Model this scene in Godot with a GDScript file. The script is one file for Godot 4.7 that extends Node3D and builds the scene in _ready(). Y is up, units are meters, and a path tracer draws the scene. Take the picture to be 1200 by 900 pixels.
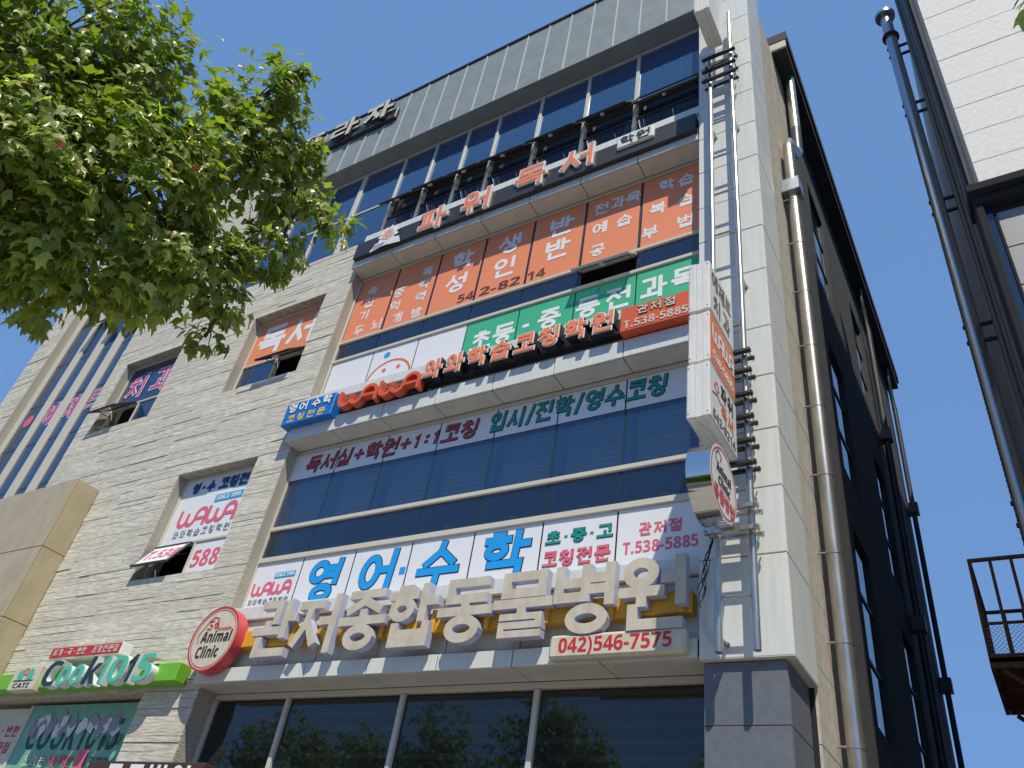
extends Node3D
# A four-storey commercial building seen from the pavement, looking up.
# x runs along the facade, y is up, z points from the facade to the street; the right arris of the panelled column is x = 0, z = 0.

var M := {}
var org := {}
var taken := {}
var rng := RandomNumberGenerator.new()
var unit_box: ArrayMesh


# ------------------------------------------------------------------ mesh builder
class MB:
	var v := {}
	var n := {}

	func tri(k: String, a: Vector3, b: Vector3, c: Vector3, na = null, nb = null, nc = null) -> void:
		# a, b, c counter-clockwise seen from outside
		if not v.has(k):
			v[k] = PackedVector3Array()
			n[k] = PackedVector3Array()
		var f := (b - a).cross(c - a).normalized()
		v[k].append_array(PackedVector3Array([a, c, b]))
		n[k].append_array(PackedVector3Array([f if na == null else na, f if nc == null else nc, f if nb == null else nb]))

	func quad(k: String, a: Vector3, b: Vector3, c: Vector3, d: Vector3) -> void:
		tri(k, a, b, c)
		tri(k, a, c, d)

	func face(k: String, p: Array, center: Vector3) -> void:
		var f: Vector3 = (p[1] - p[0]).cross(p[2] - p[0])
		var q := p
		if f.dot(p[0] - center) < 0.0:
			q = p.duplicate()
			q.reverse()
		for i in range(1, q.size() - 1):
			tri(k, q[0], q[i], q[i + 1])

	func box(k: String, lo: Vector3, hi: Vector3, xf := Transform3D.IDENTITY) -> void:
		var a := Vector3(minf(lo.x, hi.x), minf(lo.y, hi.y), minf(lo.z, hi.z))
		var b := Vector3(maxf(lo.x, hi.x), maxf(lo.y, hi.y), maxf(lo.z, hi.z))
		var c := xf * ((a + b) * 0.5)
		var p := []
		for i in 8:
			p.append(xf * Vector3(b.x if i & 1 else a.x, b.y if i & 2 else a.y, b.z if i & 4 else a.z))
		for f in [[0, 1, 3, 2], [4, 5, 7, 6], [0, 1, 5, 4], [2, 3, 7, 6], [0, 2, 6, 4], [1, 3, 7, 5]]:
			face(k, [p[f[0]], p[f[1]], p[f[2]], p[f[3]]], c)

	func cbox(k: String, lo: Vector3, hi: Vector3, bev: float, xf := Transform3D.IDENTITY) -> void:
		# a box with chamfered edges
		var c := (lo + hi) * 0.5
		var h := (hi - lo).abs() * 0.5
		var g := minf(bev, minf(h.x, minf(h.y, h.z)) * 0.9)
		var pt := func(s: Vector3, ax: int) -> Vector3:
			var e := h - Vector3(g, g, g)
			e[ax] = h[ax]
			return xf * (c + s * e)
		var cc := xf * c
		for ax in 3:
			for sg in [-1.0, 1.0]:
				var q := []
				for w in [[-1, -1], [1, -1], [1, 1], [-1, 1]]:
					var s := Vector3.ZERO
					s[ax] = sg
					s[(ax + 1) % 3] = w[0]
					s[(ax + 2) % 3] = w[1]
					q.append(pt.call(s, ax))
				face(k, q, cc)
		for ax in 3:
			var b1 := (ax + 1) % 3
			var b2 := (ax + 2) % 3
			for s1 in [-1.0, 1.0]:
				for s2 in [-1.0, 1.0]:
					var lo_s := Vector3.ZERO
					lo_s[ax] = -1
					lo_s[b1] = s1
					lo_s[b2] = s2
					var hi_s := lo_s
					hi_s[ax] = 1
					face(k, [pt.call(lo_s, b1), pt.call(hi_s, b1), pt.call(hi_s, b2), pt.call(lo_s, b2)], cc)
		for i in 8:
			var s := Vector3(1 if i & 1 else -1, 1 if i & 2 else -1, 1 if i & 4 else -1)
			face(k, [pt.call(s, 0), pt.call(s, 1), pt.call(s, 2)], cc)

	func tube(k: String, path: Array, radii, sides := 10, caps := true) -> void:
		var up := Vector3.UP
		var rings := []
		var dirs := []
		for i in path.size():
			var d: Vector3 = (path[mini(i + 1, path.size() - 1)] - path[maxi(i - 1, 0)]).normalized()
			var side := d.cross(up)
			if side.length() < 0.05:
				side = d.cross(Vector3.RIGHT)
			side = side.normalized()
			var oth := side.cross(d).normalized()
			var r: float = radii if radii is float else radii[i]
			var ring := []
			for j in sides:
				var a := TAU * j / sides
				ring.append([path[i] + (side * cos(a) + oth * sin(a)) * r, side * cos(a) + oth * sin(a)])
			rings.append(ring)
			dirs.append(d)
		for i in path.size() - 1:
			for j in sides:
				var a = rings[i][j]
				var b = rings[i][(j + 1) % sides]
				var c = rings[i + 1][(j + 1) % sides]
				var d = rings[i + 1][j]
				var f: Vector3 = (b[0] - a[0]).cross(c[0] - a[0])
				if f.dot(a[1]) > 0.0:
					tri(k, a[0], b[0], c[0], a[1], b[1], c[1])
					tri(k, a[0], c[0], d[0], a[1], c[1], d[1])
				else:
					tri(k, a[0], c[0], b[0], a[1], c[1], b[1])
					tri(k, a[0], d[0], c[0], a[1], d[1], c[1])
		if caps:
			for e in [0, path.size() - 1]:
				var p := []
				for j in sides:
					p.append(rings[e][j][0])
				face(k, p, path[e] + (dirs[e] if e == 0 else -dirs[e]))

	func disc(kf: String, ks: String, c: Vector3, ax: Vector3, u: Vector3, w: Vector3, r: float, depth: float, seg := 48) -> void:
		# a drum: front face towards ax at c, its rim going back by depth
		for i in seg:
			var a := TAU * i / seg
			var b := TAU * (i + 1) / seg
			var p := c + (u * cos(a) + w * sin(a)) * r
			var q := c + (u * cos(b) + w * sin(b)) * r
			face(kf, [c, p, q], c - ax)
			face(kf, [c - ax * depth, p - ax * depth, q - ax * depth], c)
			var np := (p - c).normalized()
			var nq := (q - c).normalized()
			var f := (q - p).cross(q - ax * depth - p)
			if f.dot(np) > 0:
				tri(ks, p, q, q - ax * depth, np, nq, nq)
				tri(ks, p, q - ax * depth, p - ax * depth, np, nq, np)
			else:
				tri(ks, p, q - ax * depth, q, np, nq, nq)
				tri(ks, p, p - ax * depth, q - ax * depth, np, np, nq)

	func ring(k: String, c: Vector3, u: Vector3, w: Vector3, r0: float, r1: float, seg := 48) -> void:
		var ax := u.cross(w)
		for i in seg:
			var a := TAU * i / seg
			var b := TAU * (i + 1) / seg
			var d0 := u * cos(a) + w * sin(a)
			var d1 := u * cos(b) + w * sin(b)
			face(k, [c + d0 * r0, c + d0 * r1, c + d1 * r1, c + d1 * r0], c - ax)

	func ribbon(kf: String, ks: String, src: Array, hw: float, z0: float, z1: float, closed: bool, xf: Transform3D) -> void:
		var p := []
		for q in src:
			p.append(q)
		var m := p.size()
		if not closed:
			var d0: Vector2 = (p[0] - p[1]).normalized()
			var d1: Vector2 = (p[m - 1] - p[m - 2]).normalized()
			p[0] += d0 * hw
			p[m - 1] += d1 * hw
		var l := []
		var r := []
		for i in m:
			var a: Vector2 = p[(i + m - 1) % m] if closed or i > 0 else p[i]
			var b: Vector2 = p[(i + 1) % m] if closed or i < m - 1 else p[i]
			var d1: Vector2 = (p[i] - a).normalized() if p[i] != a else (b - p[i]).normalized()
			var d2: Vector2 = (b - p[i]).normalized() if b != p[i] else d1
			var t := (d1 + d2).normalized()
			var nn := Vector2(-t.y, t.x)
			var c := maxf(nn.dot(Vector2(-d1.y, d1.x)), 0.55)
			l.append(p[i] + nn * hw / c)
			r.append(p[i] - nn * hw / c)
		var g := func(q: Vector2, z: float) -> Vector3: return xf * Vector3(q.x, q.y, z)
		for i in (m if closed else m - 1):
			var j := (i + 1) % m
			quad(kf, g.call(r[i], z1), g.call(r[j], z1), g.call(l[j], z1), g.call(l[i], z1))
			if ks != "":
				quad(ks, g.call(r[i], z0), g.call(r[j], z0), g.call(r[j], z1), g.call(r[i], z1))
				quad(ks, g.call(l[j], z0), g.call(l[i], z0), g.call(l[i], z1), g.call(l[j], z1))
				quad(ks, g.call(l[i], z0), g.call(l[j], z0), g.call(r[j], z0), g.call(r[i], z0))
		if ks != "" and not closed:
			quad(ks, g.call(l[0], z0), g.call(r[0], z0), g.call(r[0], z1), g.call(l[0], z1))
			quad(ks, g.call(r[m - 1], z0), g.call(l[m - 1], z0), g.call(l[m - 1], z1), g.call(r[m - 1], z1))

	func mesh(mats: Dictionary, shift: Vector3) -> ArrayMesh:
		var out := ArrayMesh.new()
		for k in v:
			var arr := []
			arr.resize(Mesh.ARRAY_MAX)
			var vv: PackedVector3Array = v[k]
			for i in vv.size():
				vv[i] -= shift
			arr[Mesh.ARRAY_VERTEX] = vv
			arr[Mesh.ARRAY_NORMAL] = n[k]
			out.add_surface_from_arrays(Mesh.PRIMITIVE_TRIANGLES, arr)
			out.surface_set_material(out.get_surface_count() - 1, mats[k])
		return out


# ------------------------------------------------------------------ scene tree helpers
func numbered(s: String) -> String:
	taken[s] = taken.get(s, -1) + 1
	return s if taken[s] == 0 else "%s_%03d" % [s, taken[s]]


func thing(called: String, label: String, category: String, at: Vector3, group := "") -> Node3D:
	var o := Node3D.new()
	o.name = numbered(called)
	add_child(o)
	o.position = at
	o.set_meta("label", label)
	o.set_meta("category", category)
	if group != "":
		o.set_meta("group", group)
	org[o] = at
	return o


func piece(called: String, parent: Node3D) -> Node3D:
	var o := Node3D.new()
	o.name = called
	parent.add_child(o, true)
	org[o] = org[parent]
	return o


func part(mb: MB, called: String, parent: Node3D, label := "") -> MeshInstance3D:
	var o := MeshInstance3D.new()
	o.name = called
	o.mesh = mb.mesh(M, org[parent])
	parent.add_child(o, true)
	org[o] = org[parent]
	if label != "":
		o.set_meta("label", label)
	return o


func pbox(called: String, parent: Node3D, k: String, lo: Vector3, hi: Vector3, bev := 0.0) -> MeshInstance3D:
	var mb := MB.new()
	if bev > 0.0:
		mb.cbox(k, lo, hi, bev)
	else:
		mb.box(k, lo, hi)
	return part(mb, called, parent)


func structure(called: String, mb: MB) -> void:
	var o := MeshInstance3D.new()
	o.name = called
	o.mesh = mb.mesh(M, Vector3.ZERO)
	add_child(o, true)
	o.set_meta("kind", "structure")


# ------------------------------------------------------------------ materials (colours are linear base colours)
func lin(r: float, g: float, b: float, a := 1.0) -> Color:
	var c := Color(r, g, b).linear_to_srgb()
	c.a = a
	return c


func plain(k: String, c: Color, rough := 0.6, metal := 0.0, spec := 0.5) -> StandardMaterial3D:
	var m := StandardMaterial3D.new()
	m.resource_name = k
	m.albedo_color = c
	m.roughness = rough
	m.metallic = metal
	m.metallic_specular = spec
	M[k] = m
	return m


func grained(k: String, c1: Color, c2: Color, sc: Vector3, rough := 0.7, bump := 0.0, seed_ := 1, metal := 0.0, freq := 0.02, oct := 5) -> StandardMaterial3D:
	var m := plain(k, Color.WHITE, rough, metal)
	var nz := FastNoiseLite.new()
	nz.seed = seed_
	nz.frequency = freq
	nz.fractal_octaves = oct
	nz.noise_type = FastNoiseLite.TYPE_SIMPLEX_SMOOTH
	var t := NoiseTexture2D.new()
	t.width = 256
	t.height = 256
	t.seamless = true
	t.noise = nz
	var g := Gradient.new()
	g.set_color(0, c1)
	g.set_color(1, c2)
	g.set_offset(0, 0.2)
	g.set_offset(1, 0.8)
	t.color_ramp = g
	m.albedo_texture = t
	m.uv1_triplanar = true
	m.uv1_world_triplanar = true
	m.uv1_scale = sc
	if bump > 0.0:
		var h := NoiseTexture2D.new()
		h.width = 256
		h.height = 256
		h.seamless = true
		h.noise = nz
		m.heightmap_enabled = true
		m.heightmap_texture = h
		m.heightmap_scale = bump
	return m


func glass(k: String, c: Color, metal := 0.0, rough := 0.02) -> void:
	var m := plain(k, c, rough, metal, 0.7)
	m.transparency = BaseMaterial3D.TRANSPARENCY_ALPHA


func make_materials() -> void:
	# building skins
	grained("panel", lin(0.63, 0.655, 0.625), lin(0.70, 0.72, 0.685), Vector3(1.6, 0.14, 1.6), 0.42, 0.0, 3)
	grained("soffit", lin(0.55, 0.55, 0.52), lin(0.62, 0.61, 0.57), Vector3(0.4, 0.4, 0.4), 0.55, 0.0, 4)
	grained("stone_a", lin(0.50, 0.47, 0.39), lin(0.66, 0.63, 0.55), Vector3(0.5, 4.0, 0.5), 0.9, 0.5, 5)
	grained("stone_b", lin(0.47, 0.445, 0.38), lin(0.63, 0.60, 0.52), Vector3(0.7, 5.0, 0.7), 0.9, 0.5, 6)
	grained("stone_c", lin(0.53, 0.505, 0.43), lin(0.70, 0.67, 0.59), Vector3(0.6, 3.0, 0.6), 0.9, 0.5, 7)
	grained("mortar", lin(0.34, 0.315, 0.26), lin(0.50, 0.47, 0.40), Vector3(1.0, 9.0, 1.0), 0.95, 0.5, 8)
	grained("granite_side", lin(0.46, 0.425, 0.36), lin(0.57, 0.53, 0.46), Vector3(1.0, 1.0, 1.0), 0.8, 0.0, 9)
	grained("dark_render", lin(0.045, 0.048, 0.055), lin(0.062, 0.066, 0.073), Vector3(0.6, 0.3, 0.6), 0.85, 0.2, 10)
	grained("fascia", lin(0.235, 0.27, 0.275), lin(0.275, 0.31, 0.315), Vector3(0.4, 0.4, 0.4), 0.5, 0.0, 11, 0.0)
	plain("fascia_rib_lit", lin(0.60, 0.62, 0.60), 0.45)  # pale colour carries the light caught along the raised seams
	plain("fascia_cap", lin(0.03, 0.03, 0.035), 0.5)
	grained("plinth_tile", lin(0.125, 0.14, 0.165), lin(0.145, 0.162, 0.19), Vector3(1.5, 1.5, 1.5), 0.5, 0.0, 12)
	grained("gold_panel", lin(0.42, 0.35, 0.22), lin(0.50, 0.42, 0.27), Vector3(0.4, 0.2, 0.4), 0.4, 0.0, 13, 0.0)
	grained("white_stone", lin(0.70, 0.69, 0.66), lin(0.77, 0.76, 0.73), Vector3(2.0, 2.0, 2.0), 0.75, 0.1, 14)
	grained("grey_granite", lin(0.16, 0.165, 0.18), lin(0.36, 0.365, 0.38), Vector3(5.0, 5.0, 5.0), 0.5, 0.0, 15, 0.0, 0.08)
	grained("alley_wall", lin(0.44, 0.41, 0.36), lin(0.56, 0.525, 0.47), Vector3(0.5, 0.15, 0.5), 0.85, 0.3, 16)
	plain("joint", lin(0.02, 0.02, 0.022), 0.9)
	plain("frame_cream", lin(0.60, 0.56, 0.47), 0.5)
	plain("frame_light", lin(0.56, 0.56, 0.52), 0.45)
	plain("frame_dark", lin(0.025, 0.03, 0.038), 0.4)
	plain("frame_matt", lin(0.028, 0.03, 0.035), 0.85, 0.0, 0.2)
	plain("mullion_blue", lin(0.05, 0.10, 0.17), 0.35, 0.3)
	plain("slab", lin(0.35, 0.35, 0.34), 0.9)
	plain("room", lin(0.30, 0.31, 0.34), 0.9)
	plain("blind", lin(0.72, 0.76, 0.80), 0.7)
	glass("glass_blue", lin(0.016, 0.07, 0.19, 0.40), 0.12)
	glass("glass_deep", lin(0.012, 0.035, 0.09, 0.5), 0.10)
	glass("glass_sunlit", lin(0.035, 0.12, 0.30, 0.5), 0.12)  # lighter version of the blue glass; sun on the panes is in its colour
	glass("glass_shop", lin(0.014, 0.022, 0.028, 0.5), 0.2)
	glass("glass_side", lin(0.05, 0.08, 0.14, 0.6), 0.5)
	# metals
	grained("steel", lin(0.42, 0.40, 0.36), lin(0.60, 0.58, 0.54), Vector3(3, 0.3, 3), 0.3, 0.0, 20, 0.9)
	plain("galvanised", lin(0.42, 0.47, 0.52), 0.28, 0.85)
	plain("chrome", lin(0.75, 0.75, 0.73), 0.06, 1.0)
	plain("black_metal", lin(0.015, 0.015, 0.017), 0.45)
	plain("dark_pipe", lin(0.07, 0.075, 0.085), 0.4, 0.3)
	grained("rust", lin(0.06, 0.025, 0.018), lin(0.15, 0.055, 0.032), Vector3(3, 3, 3), 0.8, 0.2, 21)
	plain("cable", lin(0.02, 0.02, 0.022), 0.6)
	plain("cable_white", lin(0.6, 0.6, 0.58), 0.5)
	# sign skins
	grained("letter_beige", lin(0.53, 0.475, 0.37), lin(0.62, 0.57, 0.46), Vector3(1.2, 0.5, 1.2), 0.5, 0.0, 22)
	plain("letter_side", lin(0.48, 0.50, 0.66), 0.35)
	plain("yellow_rail", lin(0.72, 0.37, 0.03), 0.5)
	grained("sign_cream", lin(0.60, 0.54, 0.42), lin(0.68, 0.62, 0.50), Vector3(1.5, 0.8, 1.5), 0.4, 0.0, 23)
	grained("sign_white", lin(0.70, 0.70, 0.67), lin(0.78, 0.78, 0.75), Vector3(1.0, 0.5, 1.0), 0.4, 0.0, 24)
	plain("white", lin(0.80, 0.81, 0.82), 0.5)
	plain("poster_white", lin(0.76, 0.78, 0.82), 0.5)
	plain("orange", lin(0.75, 0.16, 0.055), 0.5)
	plain("poster_orange", lin(0.84, 0.27, 0.125), 0.5)
	plain("orange_red", lin(0.68, 0.11, 0.04), 0.45)
	plain("salmon_orange", lin(0.82, 0.24, 0.11), 0.45)
	plain("red", lin(0.55, 0.03, 0.035), 0.45)
	plain("rose_red", lin(0.60, 0.07, 0.09), 0.4)
	plain("maroon", lin(0.42, 0.04, 0.065), 0.5)
	plain("pink", lin(0.72, 0.13, 0.20), 0.5)
	plain("pale_rose", lin(0.75, 0.45, 0.38), 0.5)
	plain("magenta", lin(0.62, 0.06, 0.28), 0.5)
	plain("black", lin(0.015, 0.015, 0.017), 0.5)
	plain("sign_black", lin(0.03, 0.029, 0.03), 0.45)
	plain("brown_text", lin(0.12, 0.05, 0.03), 0.5)
	plain("grey_text", lin(0.14, 0.14, 0.16), 0.5)
	plain("blue", lin(0.01, 0.32, 0.80), 0.5)
	plain("blue_box", lin(0.01, 0.16, 0.56), 0.4)
	plain("sky_blue", lin(0.03, 0.36, 0.68), 0.5)
	plain("navy", lin(0.015, 0.045, 0.16), 0.5)
	plain("teal", lin(0.005, 0.27, 0.25), 0.5)
	plain("green_text", lin(0.005, 0.16, 0.12), 0.5)
	plain("poster_green", lin(0.05, 0.45, 0.24), 0.5)
	plain("light_green", lin(0.17, 0.47, 0.03), 0.45)
	plain("mint", lin(0.09, 0.50, 0.36), 0.45)
	grained("poster_mint", lin(0.15, 0.40, 0.29), lin(0.20, 0.48, 0.36), Vector3(0.6, 0.6, 0.6), 0.5, 0.0, 25)
	plain("dark_green", lin(0.012, 0.05, 0.045), 0.45)
	plain("yellow", lin(0.75, 0.55, 0.06), 0.5)
	plain("mauve_text", lin(0.30, 0.27, 0.36), 0.5)
	plain("brown_board", lin(0.07, 0.03, 0.025), 0.5)
	# ground and plants
	grained("asphalt", lin(0.04, 0.04, 0.042), lin(0.065, 0.065, 0.065), Vector3(2, 2, 2), 0.95, 0.3, 30)
	grained("paving", lin(0.24, 0.22, 0.20), lin(0.32, 0.30, 0.28), Vector3(1.5, 1.5, 1.5), 0.9, 0.2, 31)
	grained("kerb_stone", lin(0.33, 0.33, 0.32), lin(0.42, 0.42, 0.41), Vector3(2, 2, 2), 0.85, 0.0, 32)
	plain("road_paint", lin(0.7, 0.7, 0.66), 0.7)
	grained("bark", lin(0.05, 0.038, 0.028), lin(0.13, 0.10, 0.075), Vector3(3, 1.2, 3), 0.95, 1.0, 33)
	for i in 3:
		var c: Array = [[0.34, 0.38, 0.12], [0.45, 0.47, 0.17], [0.25, 0.32, 0.09]][i]
		var lm := plain("leaf_%d" % i, lin(c[0], c[1], c[2]), 0.33)
		lm.backlight_enabled = true
		lm.backlight = Color(0.85, 1.0, 0.35)
	var lv := plain("leaves", Color.WHITE, 0.33)
	lv.vertex_color_use_as_albedo = true
	lv.backlight_enabled = true
	lv.backlight = Color(0.85, 1.0, 0.35)


# ------------------------------------------------------------------ lettering
const V_VERT := [0, 1, 2, 3, 4, 5, 6, 7, 20]
const V_HORI := [8, 12, 13, 17, 18]
const V_SPLIT := {9: [8, 0], 10: [8, 1], 11: [8, 20], 14: [13, 4], 15: [13, 5], 16: [13, 20], 19: [18, 20]}
const T_MAP := [-1, 0, 1, -1, 2, -1, -1, 3, 5, -1, -1, -1, -1, -1, -1, -1, 6, 7, -1, 9, 10, 11, 12, 14, 15, 16, 17, 18]


func oval(cx: float, cy: float, rx: float, ry: float) -> Array:
	var p := []
	for i in 20:
		p.append(Vector2(cx + rx * cos(TAU * i / 20), cy + ry * sin(TAU * i / 20)))
	return [p, true]


func ln(a: Array) -> Array:
	var p := []
	for i in range(0, a.size(), 2):
		p.append(Vector2(a[i], a[i + 1]))
	return [p, false]


func consonant(i: int, side: bool) -> Array:
	# strokes in a unit box; side: a vowel stands at its right
	if i in [1, 4, 8, 10, 13]:
		var two := []
		put_in(two, consonant(i - 1, side), 0.0, 0.0, 0.42, 1.0)
		put_in(two, consonant(i - 1, side), 0.58, 0.0, 1.0, 1.0)
		return two
	match i:
		0, 1: return [ln([0, 1, 1, 1, 0.92, 0.5, 0.6, 0])] if side else [ln([0, 1, 1, 1, 1, 0])]
		2: return [ln([0, 1, 0, 0, 1, 0])]
		3, 4: return [ln([1, 1, 0, 1, 0, 0, 1, 0])]
		5: return [ln([0, 1, 1, 1, 1, 0.5, 0, 0.5, 0, 0, 1, 0])]
		6: return [[[Vector2(0, 0), Vector2(1, 0), Vector2(1, 1), Vector2(0, 1)], true]]
		7, 8: return [ln([0, 1, 0, 0, 1, 0, 1, 1]), ln([0.07, 0.52, 0.93, 0.52])]
		9, 10: return [ln([0.5, 1, 0.46, 0.6, 0, 0]), ln([0.5, 0.62, 1, 0])]
		11: return [oval(0.5, 0.5, 0.5, 0.5)]
		12, 13: return [ln([0, 1, 1, 1]), ln([0.52, 0.95, 0.44, 0.5, 0, 0]), ln([0.52, 0.52, 1, 0])]
		14: return [ln([0.32, 1, 0.68, 1]), ln([0, 0.72, 1, 0.72]), ln([0.52, 0.7, 0.44, 0.36, 0, 0]), ln([0.52, 0.38, 1, 0])]
		15: return ([ln([0, 1, 1, 1, 0.92, 0.5, 0.6, 0])] if side else [ln([0, 1, 1, 1, 1, 0])]) + [ln([0, 0.5, 0.82, 0.52])]
		16: return [ln([1, 1, 0, 1, 0, 0, 1, 0]), ln([0.08, 0.5, 1, 0.5])]
		17: return [ln([0, 1, 1, 1]), ln([0, 0, 1, 0]), ln([0.3, 0.9, 0.3, 0.1]), ln([0.7, 0.9, 0.7, 0.1])]
	return [ln([0.34, 1, 0.66, 1]), ln([0, 0.78, 1, 0.78]), oval(0.5, 0.29, 0.42, 0.29)]


func vowel(i: int) -> Array:
	match i:
		0: return [ln([0.35, 1, 0.35, 0]), ln([0.45, 0.52, 1, 0.52])]
		1: return [ln([0.2, 1, 0.2, 0]), ln([0.9, 1, 0.9, 0]), ln([0.3, 0.52, 0.8, 0.52])]
		2: return [ln([0.35, 1, 0.35, 0]), ln([0.45, 0.66, 1, 0.66]), ln([0.45, 0.34, 1, 0.34])]
		4: return [ln([0.85, 1, 0.85, 0]), ln([0.1, 0.55, 0.76, 0.55])]
		5: return [ln([0.5, 1, 0.5, 0]), ln([1, 1, 1, 0]), ln([0, 0.55, 0.42, 0.55])]
		6: return [ln([0.85, 1, 0.85, 0]), ln([0.1, 0.7, 0.76, 0.7]), ln([0.1, 0.36, 0.76, 0.36])]
		7: return [ln([0.5, 1, 0.5, 0]), ln([1, 1, 1, 0]), ln([0, 0.7, 0.42, 0.7]), ln([0, 0.36, 0.42, 0.36])]
		20: return [ln([0.7, 1, 0.7, 0])]
		8: return [ln([0, 0, 1, 0]), ln([0.5, 0.12, 0.5, 1])]
		12: return [ln([0, 0, 1, 0]), ln([0.33, 0.12, 0.33, 1]), ln([0.67, 0.12, 0.67, 1])]
		13: return [ln([0, 1, 1, 1]), ln([0.5, 0.88, 0.5, 0])]
		17: return [ln([0, 1, 1, 1]), ln([0.33, 0.88, 0.33, 0]), ln([0.67, 0.88, 0.67, 0])]
	return [ln([0, 0.5, 1, 0.5])]


func put_in(out: Array, strokes: Array, x0: float, y0: float, x1: float, y1: float) -> void:
	for s in strokes:
		var p := []
		for q in s[0]:
			p.append(Vector2(lerpf(x0, x1, q.x), lerpf(y0, y1, q.y)))
		out.append([p, s[1]])


func glyph(ch: String) -> Array:
	# strokes of one character in a unit cell
	var out := []
	var u := ch.unicode_at(0)
	if u < 0xAC00:
		match ch:
			"+": return [ln([0.1, 0.5, 0.9, 0.5]), ln([0.5, 0.15, 0.5, 0.85])]
			"·": return [ln([0.42, 0.5, 0.58, 0.5])]
			":": return [ln([0.45, 0.25, 0.55, 0.25]), ln([0.45, 0.75, 0.55, 0.75])]
			"/": return [ln([0.2, 0, 0.8, 1])]
			"1": return [ln([0.25, 0.85, 0.55, 1, 0.55, 0])]
			"-": return [ln([0.1, 0.5, 0.9, 0.5])]
		return out
	u -= 0xAC00
	var l := u / 588
	var vw := (u % 588) / 28
	var t: int = T_MAP[u % 28]
	var f := t >= 0
	var ring := t == 11
	if vw in V_VERT:
		put_in(out, consonant(l, true), 0.0, (0.47 if l in [14, 18] else 0.53) if f else 0.16, 0.5, 1.0 if f else 0.9)
		put_in(out, vowel(vw), 0.6, 0.45 if f else 0.0, 1.0, 1.0)
		if f:
			put_in(out, consonant(t, false), 0.26 if ring else 0.16, 0.0, 0.84 if ring else 0.88, 0.33 if ring else 0.28)
	elif vw in V_HORI:
		put_in(out, consonant(l, false), 0.14, 0.7 if f else 0.52, 0.86, 1.0)
		if vw in [13, 17]:
			put_in(out, vowel(vw), 0.0, 0.4 if f else 0.0, 1.0, 0.52 if f else 0.32)
		elif vw == 18:
			put_in(out, vowel(vw), 0.0, 0.4 if f else 0.12, 1.0, 0.6 if f else 0.3)
		else:
			put_in(out, vowel(vw), 0.0, 0.48 if f else 0.08, 1.0, 0.62 if f else 0.46)
		if f:
			put_in(out, consonant(t, false), 0.22 if ring else 0.14, 0.0, 0.78 if ring else 0.86, 0.33 if ring else 0.29)
	else:
		var sp: Array = V_SPLIT[vw]
		put_in(out, consonant(l, false), 0.06, 0.66 if f else 0.5, 0.5, 1.0)
		var hi := (0.52 if f else 0.34) if sp[0] == 13 else (0.58 if f else 0.46)
		var lo := (0.36 if f else 0.02) if sp[0] == 13 else (0.44 if f else 0.14)
		put_in(out, vowel(sp[0]), 0.0, lo, 0.6, hi)
		put_in(out, vowel(sp[1]), 0.68, 0.36 if f else 0.0, 1.0, 1.0)
		if f:
			put_in(out, consonant(t, false), 0.16, 0.0, 0.9, 0.24)
	return out


func letter(mb: MB, kf: String, ks: String, ch: String, x: float, y: float, w: float, h: float, t: float, z0: float, z1: float, grow := 0.0, xf := Transform3D.IDENTITY, slant := 0.0) -> void:
	# one character centred on x, y; t is the stroke width
	var step := 0.0
	for s in glyph(ch):
		var p := []
		for q in s[0]:
			var a := Vector2(x - w * 0.5 + t * 0.5 + q.x * (w - t), y - h * 0.5 + t * 0.5 + q.y * (h - t))
			p.append(a + Vector2(slant * (a.y - y), 0))
		var hw := t * 0.5
		if s[0].size() == 6:
			hw *= 0.7
		if s[1]:
			var bb := Rect2(p[0], Vector2.ZERO)
			for q in p:
				bb = bb.expand(q)
			hw = minf(hw, minf(bb.size.x, bb.size.y) * 0.36)
		mb.ribbon(kf, ks, p, hw + grow, z0, z1 + step, s[1], xf)
		step += 0.0006


func word(mb: MB, kf: String, ks: String, text: String, x: float, y: float, pitch: float, w: float, h: float, t: float, z0: float, z1: float, grow := 0.0, xf := Transform3D.IDENTITY, slant := 0.0) -> void:
	# x, y: the centre of the first character
	for i in text.length():
		if text[i] != " ":
			letter(mb, kf, ks, text[i], x + pitch * i, y, w, h, t, z0, z1, grow, xf, slant)


func outlined(parent: Node3D, k: String, ko: String, text: String, x: float, y: float, pitch: float, w: float, h: float, t: float, z: float, o: float, slant := 0.0) -> void:
	var a := MB.new()
	word(a, ko, "", text, x, y, pitch, w, h, t, z, z, o, Transform3D.IDENTITY, slant)
	word(a, k, "", text, x, y, pitch, w, h, t, z, z + 0.006, 0.0, Transform3D.IDENTITY, slant)
	part(a, "lettering", parent)


func printed(parent: Node3D, k: String, text: String, x: float, y: float, pitch: float, w: float, h: float, t: float, z: float) -> void:
	var a := MB.new()
	word(a, k, "", text, x, y, pitch, w, h, t, z, z)
	part(a, "lettering", parent)


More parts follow.
